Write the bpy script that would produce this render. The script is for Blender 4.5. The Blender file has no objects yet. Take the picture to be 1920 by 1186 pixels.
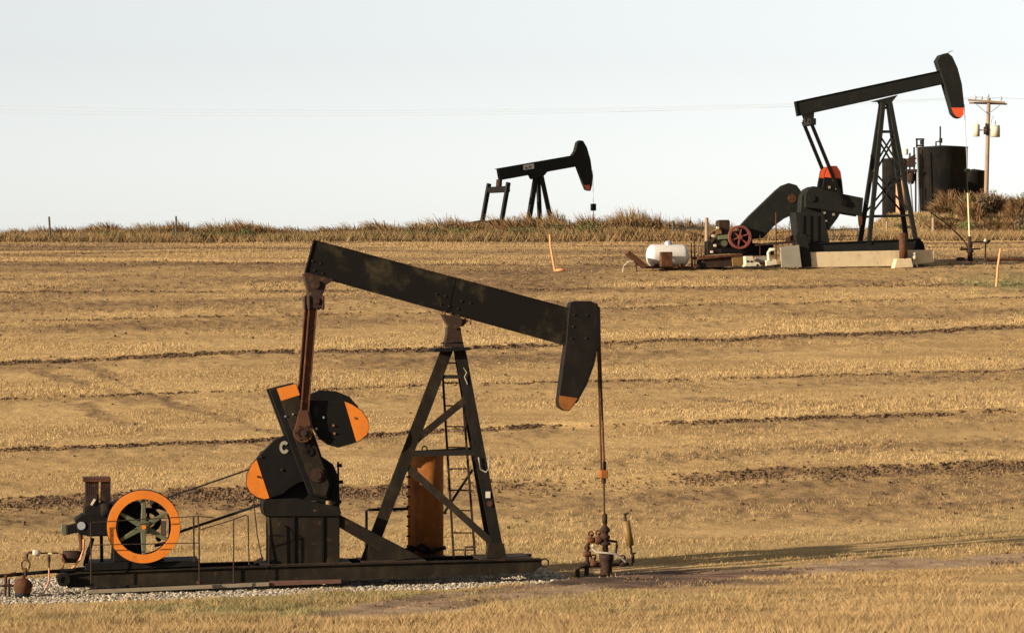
import bpy, math, random
import numpy as np
from mathutils import Vector

random.seed(7)
RNG = np.random.default_rng(11)
scene = bpy.context.scene
COL = scene.collection
R = math.radians

# ------------------------------------------------------------------ camera
F = 6000.0            # focal length in photograph pixels (1920 wide)
H = 5.0               # eye height over the pad of the near pump
cam_d = bpy.data.cameras.new('camera')
cam = bpy.data.objects.new('camera', cam_d)
COL.objects.link(cam)
cam.location = (0, 0, H)
cam.rotation_euler = (R(90), 0, 0)
cam_d.sensor_width = 36.0
cam_d.lens = 36.0 * F / 1920.0
cam_d.clip_start = 0.5
cam_d.clip_end = 20000
scene.camera = cam

# ------------------------------------------------------------------ light
SUN_EL = R(15.5)
SUN_AZ = R(29)         # light travels to the right and away
to_sun = Vector((-math.cos(SUN_AZ) * math.cos(SUN_EL), -math.sin(SUN_AZ) * math.cos(SUN_EL), math.sin(SUN_EL)))
sd = bpy.data.lights.new('sun', 'SUN')
sd.energy = 4.6
sd.angle = R(0.6)
sd.color = (1.0, 0.88, 0.70)
so = bpy.data.objects.new('sun', sd)
COL.objects.link(so)
so.rotation_euler = to_sun.to_track_quat('Z', 'Y').to_euler()
so.location = (-40, -20, 40)

world = bpy.data.worlds.new('World')
scene.world = world
world.use_nodes = True
wn = world.node_tree
wn.nodes.clear()
w_out = wn.nodes.new('ShaderNodeOutputWorld')
w_bg = wn.nodes.new('ShaderNodeBackground')
w_sky = wn.nodes.new('ShaderNodeTexSky')
w_sky.sky_type = 'NISHITA'
w_sky.sun_disc = False
w_sky.sun_elevation = SUN_EL
w_sky.sun_rotation = math.atan2(to_sun.x, to_sun.y)
w_sky.air_density = 0.85
w_sky.dust_density = 0.62
w_sky.ozone_density = 1.0
w_hsv = wn.nodes.new('ShaderNodeHueSaturation')
w_hsv.inputs['Saturation'].default_value = 0.17
wn.links.new(w_sky.outputs[0], w_hsv.inputs['Color'])
wn.links.new(w_hsv.outputs[0], w_bg.inputs['Color'])
wn.links.new(w_bg.outputs[0], w_out.inputs['Surface'])
w_bg.inputs['Strength'].default_value = 0.0595
scene.view_settings.view_transform = 'Standard'
scene.view_settings.look = 'None'
scene.view_settings.exposure = 1.6
scene.view_settings.gamma = 1.0

# ------------------------------------------------------------------ materials
def new_mat(name):
    m = bpy.data.materials.new(name)
    m.use_nodes = True
    nt = m.node_tree
    nt.nodes.clear()
    out = nt.nodes.new('ShaderNodeOutputMaterial')
    b = nt.nodes.new('ShaderNodeBsdfPrincipled')
    nt.links.new(b.outputs[0], out.inputs['Surface'])
    return m, nt, b

def rgba(c): return (c[0], c[1], c[2], 1.0)

def noise(nt, vec, scale, detail=6, rough=0.6, dist=0.0):
    n = nt.nodes.new('ShaderNodeTexNoise')
    n.inputs['Scale'].default_value = scale
    n.inputs['Detail'].default_value = detail
    n.inputs['Roughness'].default_value = rough
    n.inputs['Distortion'].default_value = dist
    if vec is not None: nt.links.new(vec, n.inputs['Vector'])
    return n.outputs['Fac']

def ramp(nt, fac, a, b):
    r = nt.nodes.new('ShaderNodeMapRange')
    r.interpolation_type = 'SMOOTHSTEP'
    r.inputs['From Min'].default_value = a
    r.inputs['From Max'].default_value = b
    nt.links.new(fac, r.inputs['Value'])
    return r.outputs[0]

def mix(nt, fac, c1, c2):
    m = nt.nodes.new('ShaderNodeMix')
    m.data_type = 'RGBA'
    if isinstance(fac, (int, float)): m.inputs[0].default_value = fac
    else: nt.links.new(fac, m.inputs[0])
    for i, c in ((6, c1), (7, c2)):
        if isinstance(c, tuple): m.inputs[i].default_value = rgba(c)
        else: nt.links.new(c, m.inputs[i])
    return m.outputs[2]

def mapping(nt, scale, coord='Object', rot=(0, 0, 0)):
    t = nt.nodes.new('ShaderNodeTexCoord')
    m = nt.nodes.new('ShaderNodeMapping')
    m.inputs['Scale'].default_value = scale
    m.inputs['Rotation'].default_value = rot
    nt.links.new(t.outputs[coord], m.inputs['Vector'])
    return m.outputs[0]

def bump(nt, bsdf, height, strength, dist=0.02):
    b = nt.nodes.new('ShaderNodeBump')
    b.inputs['Strength'].default_value = strength
    b.inputs['Distance'].default_value = dist
    nt.links.new(height, b.inputs['Height'])
    nt.links.new(b.outputs[0], bsdf.inputs['Normal'])

def weathered(name, base, second, third, s=1.6, lo=.45, hi=.7, lo3=.6, hi3=.72, rough=.6, metal=0.0, spec=.3, streak=True, bmp=.25, s3=7.0):
    """painted or bare steel: base coat, broad dusty or faded patches, fine rust or chip marks"""
    m, nt, b = new_mat(name)
    v = mapping(nt, (1, 1, 1))
    vs = mapping(nt, (2.2, 2.2, .45)) if streak else v
    n1 = noise(nt, v, s, 7, .62, .4)
    n2 = noise(nt, vs, s * 2.2, 6, .6)
    n3 = noise(nt, v, s3, 8, .65, .3)
    nm = nt.nodes.new('ShaderNodeMath'); nm.operation = 'MULTIPLY_ADD'
    nt.links.new(n2, nm.inputs[0]); nm.inputs[1].default_value = .4
    nh = nt.nodes.new('ShaderNodeMath'); nh.operation = 'MULTIPLY'
    nt.links.new(n1, nh.inputs[0]); nh.inputs[1].default_value = .6
    nt.links.new(nh.outputs[0], nm.inputs[2])
    c = mix(nt, ramp(nt, nm.outputs[0], lo, hi), base, second)
    c = mix(nt, ramp(nt, n3, lo3, hi3), c, third)
    nt.links.new(c, b.inputs['Base Color'])
    b.inputs['Roughness'].default_value = rough
    b.inputs['Metallic'].default_value = metal
    b.inputs['Specular IOR Level'].default_value = spec
    if bmp: bump(nt, b, n3, bmp, .006)
    return m

M = {}
M['black'] = weathered('black_paint', (.0050, .0036, .0026), (.0115, .0080, .0050), (.028, .015, .007), lo3=.62, hi3=.76, rough=.75, spec=.1)
M['beam'] = weathered('dusty_black_paint', (.0048, .0036, .0027), (.050, .038, .017), (.034, .018, .008), s=.9, lo=.49, hi=.70, lo3=.66, hi3=.8, streak=False, rough=.8, spec=.08)
M['clean'] = weathered('clean_black_paint', (.0036, .0028, .0022), (.0075, .0056, .0040), (.022, .012, .006), lo3=.66, hi3=.8, rough=.72, spec=.09)
M['brownblack'] = weathered('brown_dusted_paint', (.0095, .0066, .0042), (.022, .0155, .0082), (.045, .022, .009), lo3=.58, hi3=.74, rough=.8, spec=.08)
M['rust'] = weathered('rusty_steel', (.055, .0205, .0085), (.020, .009, .0055), (.11, .040, .013), s=2.4, lo3=.5, hi3=.7, rough=.85, spec=.15)
M['darkrust'] = weathered('dark_rusty_steel', (.022, .0110, .0065), (.011, .0065, .0045), (.055, .024, .010), s=2.4, lo3=.52, hi3=.7, rough=.85, spec=.15)
M['vessel'] = weathered('orange_rust_plate', (.175, .058, .012), (.060, .020, .008), (.25, .092, .020), s=1.3, lo=.47, hi=.66, lo3=.55, hi3=.75, rough=.85, spec=.12, s3=5)
M['orange'] = weathered('orange_paint', (.42, .113, .0065), (.33, .084, .007), (.14, .042, .008), lo3=.63, hi3=.74, rough=.5, spec=.3)
M['orange_worn'] = weathered('worn_orange_paint', (.175, .055, .006), (.10, .033, .007), (.05, .020, .009), lo3=.5, hi3=.7, rough=.7, spec=.2)
M['redorange'] = weathered('red_orange_paint', (.50, .062, .016), (.42, .05, .014), (.25, .04, .016), lo3=.64, hi3=.8, rough=.5)
M['red'] = weathered('faded_red_paint', (.125, .030, .018), (.09, .024, .016), (.26, .09, .05), lo3=.55, hi3=.75, rough=.65)
M['olive'] = weathered('olive_green_paint', (.062, .060, .028), (.046, .042, .020), (.07, .05, .025), rough=.65)
M['green'] = weathered('pale_green_paint', (.085, .095, .045), (.045, .048, .025), (.10, .06, .03), rough=.65)
M['farblack'] = weathered('grey_black_paint', (.0088, .0088, .0072), (.0150, .0142, .0105), (.028, .019, .011), lo3=.66, hi3=.8, rough=.75, spec=.1)
M['tank'] = weathered('black_tank_paint', (.0065, .0065, .0070), (.022, .0165, .010), (.05, .033, .017), s=.8, lo3=.66, hi3=.8, rough=.48, spec=.28)
M['white'] = weathered('white_tank_paint', (.40, .36, .315), (.34, .30, .255), (.33, .26, .20), lo3=.66, hi3=.85, rough=.4, bmp=.05)
M['cream'] = weathered('cream_paint', (.38, .32, .22), (.28, .23, .155), (.16, .11, .07), lo3=.58, hi3=.72, rough=.6)
M['grey'] = weathered('galvanised_steel', (.24, .24, .24), (.17, .17, .17), (.10, .09, .08), rough=.45, metal=.3, spec=.4)
M['bluegrey'] = weathered('blue_grey_pipe', (.075, .085, .10), (.055, .06, .07), (.06, .045, .035), rough=.5)
M['concrete'] = weathered('concrete', (.42, .32, .19), (.34, .255, .15), (.19, .135, .075), s=1.4, lo3=.56, hi3=.74, rough=.9, spec=.1, bmp=.3)
M['slab'] = weathered('grey_concrete', (.19, .165, .12), (.15, .13, .095), (.10, .08, .055), s=1.2, rough=.9, spec=.1, bmp=.3)
M['wood'] = weathered('weathered_timber', (.185, .128, .080), (.135, .095, .060), (.09, .062, .042), s=2.5, rough=.85, spec=.1)
M['plank'] = weathered('pale_plank', (.15, .115, .075), (.105, .08, .052), (.09, .06, .04), s=2.5, rough=.85, spec=.1, streak=False)
M['rustplank'] = weathered('red_brown_plank', (.075, .030, .018), (.045, .02, .013), (.10, .05, .03), rough=.85)
M['hose'] = weathered('orange_hose', (.38, .155, .075), (.30, .12, .06), (.22, .10, .06), rough=.5)
M['palehose'] = weathered('pale_hose', (.30, .255, .19), (.24, .20, .15), (.25, .2, .15), rough=.5)
M['palerod'] = weathered('pale_polished_rod', (.42, .36, .19), (.36, .30, .15), (.26, .2, .1), rough=.35)
M['stake'] = weathered('orange_stake', (.44, .17, .06), (.38, .14, .055), (.30, .13, .06), rough=.6)
M['ochre'] = weathered('ochre_paint', (.125, .066, .016), (.085, .045, .014), (.05, .025, .012), rough=.6)
M['wire'] = weathered('line_wire', (.24, .24, .235), (.22, .22, .21), (.2, .2, .2), rough=.5)
M['rubber'] = weathered('black_rubber', (.008, .007, .007), (.011, .01, .009), (.018, .014, .011), rough=.8, spec=.15)
M['tanvessel'] = weathered('tan_vessel_paint', (.30, .15, .075), (.24, .12, .06), (.14, .06, .03), rough=.7)
M['darkwood'] = weathered('old_grey_timber', (.055, .046, .036), (.04, .033, .026), (.03, .025, .02), rough=.9, spec=.05)
M['greymark'] = weathered('dark_lettering', (.02, .02, .02), (.03, .03, .03), (.05, .05, .05), rough=.6)

# ------------------------------------------------------------------ mesh builder
def basis(d):
    d = Vector(d).normalized()
    a = Vector((0, 0, 1)) if abs(d.z) < .9 else Vector((0, 1, 0))
    u = d.cross(a).normalized()
    v = u.cross(d).normalized()
    return d, u, v

class MB:
    def __init__(s): s.v = []; s.f = []; s.sm = []
    def add(s, vs, fs, smooth=False):
        o = len(s.v)
        s.v += [tuple(x) for x in vs]
        for f in fs:
            s.f.append([i + o for i in f]); s.sm.append(smooth)
        return s
    def prism(s, pts, y0, y1):
        """polygon in local x,z extruded along local y"""
        a = sum(pts[i][0] * pts[(i + 1) % len(pts)][1] - pts[(i + 1) % len(pts)][0] * pts[i][1] for i in range(len(pts)))
        if a < 0: pts = pts[::-1]
        n = len(pts)
        vs = [(p[0], y0, p[1]) for p in pts] + [(p[0], y1, p[1]) for p in pts]
        fs = [list(range(n)), list(range(2 * n - 1, n - 1, -1))]
        for i in range(n):
            j = (i + 1) % n
            fs.append([i, i + n, j + n, j])
        return s.add(vs, fs)
    def box(s, x0, x1, y0, y1, z0, z1):
        return s.prism([(x0, z0), (x1, z0), (x1, z1), (x0, z1)], y0, y1)
    def bar(s, p, q, w, h=None, up=None):
        """rectangular bar; w across (in the plane with up), h along the other"""
        p = Vector(p); q = Vector(q); h = h or w
        d = (q - p).normalized()
        u = Vector(up) if up is not None else Vector((0, 1, 0))
        if abs(d.dot(u)) > .95: u = Vector((1, 0, 0))
        a = d.cross(u).normalized(); b = a.cross(d).normalized()
        vs = []
        for c in (p, q):
            for sa, sb in ((-1, -1), (1, -1), (1, 1), (-1, 1)):
                vs.append(c + a * sa * w / 2 + b * sb * h / 2)
        return s.add(vs, [[3, 2, 1, 0], [4, 5, 6, 7], [0, 1, 5, 4], [1, 2, 6, 5], [2, 3, 7, 6], [3, 0, 4, 7]])
    def channel(s, p, q, w, h, t=.014):
        """H-section bar: two flanges and a web"""
        p = Vector(p); q = Vector(q)
        d = (q - p).normalized(); u = Vector((0, 1, 0))
        a = d.cross(u).normalized()
        s.bar(p + a * (w / 2 - t / 2), q + a * (w / 2 - t / 2), t, h)
        s.bar(p - a * (w / 2 - t / 2), q - a * (w / 2 - t / 2), t, h)
        s.bar(p, q, w - 2 * t - .002, t)
        return s
    def cyl(s, p, q, r0, r1=None, n=20, caps=True):
        p = Vector(p); q = Vector(q); r1 = r0 if r1 is None else r1
        d, u, v = basis(q - p)
        A = [p + (u * math.cos(2 * math.pi * i / n) + v * math.sin(2 * math.pi * i / n)) * r0 for i in range(n)]
        B = [q + (u * math.cos(2 * math.pi * i / n) + v * math.sin(2 * math.pi * i / n)) * r1 for i in range(n)]
        s.add(A + B, [[i, (i + 1) % n, n + (i + 1) % n, n + i] for i in range(n)], True)
        if caps:
            if r0 > 1e-5: s.add(A, [list(range(n - 1, -1, -1))])
            if r1 > 1e-5: s.add(B, [list(range(n))])
        return s
    def lathe(s, p, q, prof, n=24):
        """prof: (t along p-q in metres, radius)"""
        p = Vector(p); d, u, v = basis(Vector(q) - p)
        vs = []
        for t, r in prof:
            for i in range(n):
                a = 2 * math.pi * i / n
                vs.append(p + d * t + (u * math.cos(a) + v * math.sin(a)) * max(r, 1e-4))
        fs = []
        for k in range(len(prof) - 1):
            for i in range(n):
                j = (i + 1) % n
                fs.append([k * n + i, k * n + j, (k + 1) * n + j, (k + 1) * n + i])
        return s.add(vs, fs, True)
    def tube(s, pts, r, n=8):
        pts = [Vector(p) for p in pts]
        vs = []
        for k, p in enumerate(pts):
            d = (pts[min(k + 1, len(pts) - 1)] - pts[max(k - 1, 0)])
            d, u, v = basis(d)
            for i in range(n):
                a = 2 * math.pi * i / n
                vs.append(p + (u * math.cos(a) + v * math.sin(a)) * r)
        fs = []
        for k in range(len(pts) - 1):
            for i in range(n):
                j = (i + 1) % n
                fs.append([k * n + i, k * n + j, (k + 1) * n + j, (k + 1) * n + i])
        s.add(vs, fs, True)
        s.add(vs[:n], [list(range(n - 1, -1, -1))]); s.add(vs[-n:], [list(range(n))])
        return s
    def ring(s, c, ri, ro, y0, y1, n=56):
        c = Vector(c)
        def circ(r, y): return [(c.x + r * math.cos(2 * math.pi * i / n), c.y + y, c.z + r * math.sin(2 * math.pi * i / n)) for i in range(n)]
        q = lambda A, B, sm: s.add(A + B, [[i, (i + 1) % n, n + (i + 1) % n, n + i] for i in range(n)], sm)
        q(circ(ro, y0), circ(ri, y0), False); q(circ(ri, y1), circ(ro, y1), False)
        q(circ(ro, y1), circ(ro, y0), True); q(circ(ri, y0), circ(ri, y1), True)
        return s
    def build(s, name, mat, parent=None, bevel=0.0):
        me = bpy.data.meshes.new(name)
        me.from_pydata(s.v, [], s.f)
        me.polygons.foreach_set('use_smooth', s.sm)
        me.materials.append(M[mat] if isinstance(mat, str) else mat)
        me.update()
        o = bpy.data.objects.new(name, me)
        COL.objects.link(o)
        if parent is not None: o.parent = parent
        if bevel:
            b = o.modifiers.new('bevel', 'BEVEL')
            b.width = bevel; b.segments = 1; b.limit_method = 'ANGLE'; b.angle_limit = R(40)
        return o

def tag(o, label, cat, group=None):
    o['label'] = label; o['category'] = cat
    if group: o['group'] = group
    return o

class Rig:
    """local frame of a machine: x along it, y away, z up; P() finds where a photograph pixel meets a plane of it"""
    def __init__(s, px, py, d, yaw):
        s.o = Vector(((px - 960) * d / F, d, H - (py - 593) * d / F))
        s.ux = Vector((math.cos(yaw), math.sin(yaw), 0)); s.uy = Vector((-math.sin(yaw), math.cos(yaw), 0))
        s.yaw = yaw
    def P(s, px, py, off=0.0):
        ray = Vector(((px - 960) / F, 1.0, (593 - py) / F)); c = Vector((0, 0, H))
        t = (off - (c - s.o).dot(s.uy)) / ray.dot(s.uy)
        w = c + ray * t - s.o
        return Vector((w.dot(s.ux), off, w.z))
    def poly(s, pts, off):
        return [(lambda v: (v.x, v.z))(s.P(x, y, off)) for x, y in pts]
    def root(s, name, label, cat, group=None, at=None):
        o = bpy.data.objects.new(name, None)
        COL.objects.link(o)
        o.location = s.o; o.rotation_euler = (0, 0, s.yaw)
        o.empty_display_size = .2
        return tag(o, label, cat, group)

def prism(rig, pts, y0, y1): return MB().prism(rig.poly(pts, y0), y0, y1)

# ------------------------------------------------------------------ terrain
class VNoise:
    def __init__(s, seed, n=256): s.t = np.random.default_rng(seed).random((n, n)); s.n = n
    def __call__(s, x, y):
        xi = np.floor(x).astype(int); yi = np.floor(y).astype(int)
        fx = x - xi; fy = y - yi
        fx = fx * fx * (3 - 2 * fx); fy = fy * fy * (3 - 2 * fy)
        a = s.t[xi % s.n, yi % s.n]; b = s.t[(xi + 1) % s.n, yi % s.n]
        c = s.t[xi % s.n, (yi + 1) % s.n]; d = s.t[(xi + 1) % s.n, (yi + 1) % s.n]
        return (a * (1 - fx) + b * fx) * (1 - fy) + (c * (1 - fx) + d * fx) * fy - .5
    def fbm(s, x, y, o=4):
        r = 0; a = 1.0
        for k in range(o):
            r = r + a * s(x * 2 ** k + 17 * k, y * 2 ** k + 31 * k); a *= .5
        return r
N1 = VNoise(1); N2 = VNoise(2); N3 = VNoise(3)
def sstep(a, b, x):
    t = np.clip((x - a) / (b - a), 0, 1); return t * t * (3 - 2 * t)

PY = np.array([-400, 0, 30, 48, 56, 61, 66, 70, 75, 84, 92, 101.5, 110, 118, 125, 135, 150, 160, 170, 185, 230, 600, 9000])
PZ = np.array([-1.5, -.6, -.25, -.02, 0, .02, .10, .32, .85, 1.95, 2.95, 4.12, 5.15, 6.15, 6.98, 7.70, 8.42, 8.78, 8.92, 9.0, 9.2, 9.0, 6.0])
def zbase(x, y):
    y = np.asarray(y, float); x = np.asarray(x, float)
    z = 0
    for k in (-2.5, 0, 2.5): z = z + np.interp(y + k, PY, PZ) / 3
    tilt = .014 * (1 - sstep(68, 95, y)) + .003 * sstep(68, 95, y)
    z = z + tilt * np.clip(x + 1, -14, 14)
    # earth bank round the oil tanks
    b = sstep(19.0, 22.6, x + .08 * (y - 190)) * (1 - sstep(60, 80, x)) * sstep(178, 187, y) * (1 - sstep(235, 260, y))
    z = z + 1.85 * b - .9 * b * sstep(190, 194, y)
    return z
def zground(x, y):
    x = np.asarray(x, float); y = np.asarray(y, float)
    far = sstep(66, 76, y)
    z = zbase(x, y) + .10 * N1.fbm(x / 7, y / 7, 3) * far
    return z
def hit(px, py):
    """world point where the ground shows at this photograph pixel"""
    lo, hi = 30.0, 178.0
    f = lambda d: (H - (py - 593) * d / F) - float(zbase((px - 960) * d / F, d))
    prev = lo
    for d in np.arange(30, 178, .5):
        if f(d) < 0: lo, hi = prev, d; break
        prev = d
    for _ in range(30):
        m = (lo + hi) / 2
        if f(m) < 0: hi = m
        else: lo = m
    return ((px - 960) * hi / F, hi)

# furrow edges that cross the field: photo pixels -> world polylines
FUR = []
for (a, b, wid, dark) in (((0, 680), (1920, 613), .30, 1.0), ((0, 746), (1920, 690), .16, .38), ((0, 835), (1920, 770), .22, .95),
                          ((0, 938), (1920, 868), 1.05, .85), ((0, 603), (1920, 558), .25, .22), ((0, 548), (1920, 536), .3, .3), ((0, 492), (1920, 500), .25, .22)):
    (x0, y0), (x1, y1) = hit(*a), hit(*b)
    FUR.append((x0, y0, (y1 - y0) / (x1 - x0), wid, dark))
def fur_y(k, x):
    x0, y0, sl, w, dk = FUR[k]
    return y0 + (x - x0) * sl + .16 * N3.fbm(x * 1.3 + 11 * k, 0 * x, 3) + .35 * N2.fbm(x / 9 + 40 * k, 0 * x + 3 * k, 3) * 2

GRAVEL = [hit(*p) for p in ((-260, 1143), (0, 1132), (300, 1122), (560, 1111), (800, 1104), (1000, 1092), (1058, 1083), (1040, 1070), (1000, 1056), (600, 1066), (300, 1074), (0, 1083), (-260, 1092))]
TRACK = [hit(*p) for p in ((700, 1150), (860, 1122), (1050, 1102), (1300, 1079), (1600, 1060), (1920, 1046), (2300, 1030), (3200, 1000))]
RUTS = [hit(*p) for p in ((-300, 1185), (0, 1168), (480, 1146), (950, 1128), (1300, 1112), (1700, 1090), (1960, 1080))]
def poly_dist(x, y, pts):
    """distance to a polyline"""
    d = np.full(np.shape(x), 1e9)
    for (ax, ay), (bx, by) in zip(pts[:-1], pts[1:]):
        L2 = (bx - ax) ** 2 + (by - ay) ** 2
        t = np.clip(((x - ax) * (bx - ax) + (y - ay) * (by - ay)) / L2, 0, 1)
        d = np.minimum(d, np.hypot(x - ax - t * (bx - ax), y - ay - t * (by - ay)))
    return d
def inside(x, y, pts):
    r = np.zeros(np.shape(x), bool)
    for (ax, ay), (bx, by) in zip(pts, pts[1:] + pts[:1]):
        c = ((ay > y) != (by > y)) & (x < (bx - ax) * (y - ay) / (by - ay + 1e-12) + ax)
        r ^= c
    return r
def m_gravel(x, y):
    dd = poly_dist(x, y, GRAVEL + GRAVEL[:1])
    s = np.where(inside(x, y, GRAVEL), dd, -dd)
    return sstep(-.12, .12, s + .30 * N3.fbm(x * 1.6, y * 1.1, 3))
def m_track(x, y):
    d = poly_dist(x, y, TRACK) + .5 * N3.fbm(x * .8, y * .8, 4)
    return 1 - sstep(.85, 1.15, d)
PADS = [hit(1650, 500), hit(1420, 505), hit(1250, 503)]
def m_soil(x, y):
    """bare brown soil showing between the stubble (0..1)"""
    s = np.zeros(np.shape(x))
    near = 1 - sstep(66, 72, y)
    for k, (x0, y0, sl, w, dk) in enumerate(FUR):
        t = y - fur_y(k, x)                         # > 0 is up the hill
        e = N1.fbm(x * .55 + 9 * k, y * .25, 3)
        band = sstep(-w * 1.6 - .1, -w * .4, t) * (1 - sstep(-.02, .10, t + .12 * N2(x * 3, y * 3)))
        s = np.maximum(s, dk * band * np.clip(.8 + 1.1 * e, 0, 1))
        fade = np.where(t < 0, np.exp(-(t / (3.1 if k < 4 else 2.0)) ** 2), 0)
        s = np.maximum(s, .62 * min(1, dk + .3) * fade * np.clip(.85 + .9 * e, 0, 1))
    up = sstep(97, 112, y)
    s = np.maximum(s, up * np.clip(.48 + .75 * N2.fbm(x * .10, y * .34, 4), 0, 1))
    s = np.maximum(s, (1 - near) * np.clip(.24 + 1.0 * N1.fbm(x * .07 - .02 * y, y * .33 - .07 * x, 4), 0, .8))
    # wheel marks that sweep across the stubble
    for pl in SWEEPS:
        d = poly_dist(x, y, pl)
        s = np.maximum(s, .6 * (1 - sstep(.15, .55, d + .25 * N3.fbm(x * 1.5, y * 1.5, 2))))
    s = s * (1 - near)
    return np.clip(s, 0, 1)
SWEEPS = [[hit(*p) for p in q] for q in (
    ((40, 690), (110, 708), (200, 730), (250, 752)), ((110, 672), (190, 698), (270, 735), (300, 748)),
    ((150, 755), (185, 775), (260, 800), (330, 825)), ((280, 745), (380, 770), (480, 800), (560, 815)),
    ((1480, 925), (1560, 945), (1640, 968), (1700, 985)), ((1700, 935), (1780, 950), (1860, 970)),
    ((1300, 745), (1450, 755), (1600, 770)), ((20, 905), (120, 930), (230, 965), (330, 1010)))]
def m_straw(x, y):
    """thick uncut straw left standing just up the hill from each furrow"""
    s = np.zeros(np.shape(x))
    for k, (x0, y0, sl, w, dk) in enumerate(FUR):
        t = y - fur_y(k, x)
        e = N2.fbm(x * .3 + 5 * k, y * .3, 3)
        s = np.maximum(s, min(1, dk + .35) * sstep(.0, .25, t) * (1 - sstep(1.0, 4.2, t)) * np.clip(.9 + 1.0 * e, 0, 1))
    return s
def m_green(x, y):
    g = np.zeros(np.shape(x))
    front = sstep(52.6, 54.6, y) * (1 - sstep(57.5, 59.3, y - .05 * x)) * (1 - sstep(-4, 10, x))
    g = np.maximum(g, front * np.clip(.62 + 1.2 * N2.fbm(x * .5, y * .9, 3), 0, 1))
    p = hit(1880, 522)
    dd = np.hypot((x - p[0]) / 3.4, (y - p[1]) / 3.6)
    g = np.maximum(g, (1 - sstep(.55, 1.1, dd + .6 * N3.fbm(x * .7, y * .7, 3))) * .9)
    bank = sstep(176, 181, y) * sstep(18, 22, x) * (1 - sstep(196, 205, y))
    g = np.maximum(g, bank * np.clip(.55 + 1.2 * N2.fbm(x * .5, y * .5, 3), 0, 1))
    g = np.maximum(g, np.clip(.2 * sstep(60, 64, y) * (1 - sstep(72, 78, y)) * (1 + 3 * N1.fbm(x * .25, y * .5, 3)), 0, .35))
    return np.clip(g, 0, 1)
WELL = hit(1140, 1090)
def m_dark(x, y):  # darker, browner ground around the two wellheads
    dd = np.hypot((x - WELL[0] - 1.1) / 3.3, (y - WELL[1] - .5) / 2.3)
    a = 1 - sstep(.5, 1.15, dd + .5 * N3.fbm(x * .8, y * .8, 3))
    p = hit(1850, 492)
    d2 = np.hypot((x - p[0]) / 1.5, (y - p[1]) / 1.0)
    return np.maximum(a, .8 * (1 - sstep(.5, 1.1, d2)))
def m_bare(x, y):
    """trodden light earth round the far pump"""
    p = hit(1560, 500)
    dd = np.hypot((x - p[0]) / 9.5, (y - p[1]) / 5.5)
    return (1 - sstep(.7, 1.1, dd + .35 * N3.fbm(x * .4, y * .4, 3)))

def grid_axis(lo, hi, step, out_lo, out_hi):
    a = list(np.arange(lo, hi + 1e-6, step))
    s = step; x = lo; L = []
    while x > out_lo: s *= 1.25; x -= s; L.append(x)
    s = step; x = hi; U = []
    while x < out_hi: s *= 1.25; x += s; U.append(x)
    return np.array(L[::-1] + a + U)
gx = grid_axis(-38, 40, .10, -6000, 6000)
gy = grid_axis(46, 172, .10, -300, 9000)
GX, GY = np.meshgrid(gx, gy)
GZ = zground(GX, GY)
soil = m_soil(GX, GY); grav = m_gravel(GX, GY); trk = m_track(GX, GY); grn = m_green(GX, GY); oil = m_dark(GX, GY); bare = m_bare(GX, GY)  # oil holds the darker ground by the wellheads
core = sstep(44, 48, GY) * (1 - sstep(172, 180, GY))
rough = (.012 + .075 * soil) * (1 - sstep(108, 135, GY) * .5)
GZ = GZ + core * (1 - grav) * (1 - .7 * trk) * rough * (N2.fbm(GX * 2.1, GY * 2.1, 3) + .8 * N3(GX * 5.3, GY * 5.3))
for k, (x0, y0, sl, w, dk) in enumerate(FUR):
    t = GY - fur_y(k, GX)
    GZ = GZ + core * dk * (-.10 * np.exp(-((t + w * .6) / (w * .6 + .1)) ** 2) + .07 * np.exp(-((t - .15) / .22) ** 2))
rt = np.abs(poly_dist(GX, GY, TRACK) - .62)
GZ = GZ + core * trk * .028 * N2.fbm(GX * 1.7, GY * 2.6, 3)
GZ = GZ - core * .065 * np.exp(-(rt / .22) ** 2) - core * .03 * grav
RUTD = poly_dist(GX, GY, RUTS)
GZ = GZ - core * .03 * np.exp(-(RUTD / .25) ** 2)

nyy, nxx = GX.shape
idx = np.arange(nyy * nxx).reshape(nyy, nxx)
quads = np.stack([idx[:-1, :-1], idx[:-1, 1:], idx[1:, 1:], idx[1:, :-1]], -1).reshape(-1, 4)
fm = lambda a: ((a[:-1, :-1] + a[:-1, 1:] + a[1:, 1:] + a[1:, :-1]) / 4).reshape(-1)
fg, ft = fm(grav) > .5, (fm(trk) > .5)
ft &= ~fg

def np_mesh(name, co, loops, counts, mat, smooth=True, attrs=None, kind=None):
    me = bpy.data.meshes.new(name)
    me.vertices.add(len(co)); me.vertices.foreach_set('co', np.ascontiguousarray(co, np.float32).ravel())
    me.loops.add(len(loops)); me.loops.foreach_set('vertex_index', np.ascontiguousarray(loops, np.int32))
    me.polygons.add(len(counts))
    st = np.zeros(len(counts), np.int32); st[1:] = np.cumsum(counts)[:-1]
    me.polygons.foreach_set('loop_start', st)
    if smooth is not None: me.polygons.foreach_set('use_smooth', np.full(len(counts), bool(smooth)))
    me.update(calc_edges=True)
    for an, av in (attrs or {}).items():
        a = me.attributes.new(an, 'FLOAT_COLOR', 'POINT')
        a.data.foreach_set('color', np.ascontiguousarray(av, np.float32).ravel())
    me.materials.append(mat)
    o = bpy.data.objects.new(name, me)
    COL.objects.link(o)
    if kind: o['kind'] = kind
    return o

def attr(nt, name):
    a = nt.nodes.new('ShaderNodeAttribute'); a.attribute_name = name
    s = nt.nodes.new('ShaderNodeSeparateColor')
    nt.links.new(a.outputs['Color'], s.inputs[0])
    return s.outputs[0], s.outputs[1], s.outputs[2], a.outputs['Alpha']

STRAW = (.312, .202, .087); STRAW2 = (.228, .142, .060); SOIL = (.160, .096, .046); SOILD = (.088, .052, .028); GREENC = (.108, .112, .044)
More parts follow.
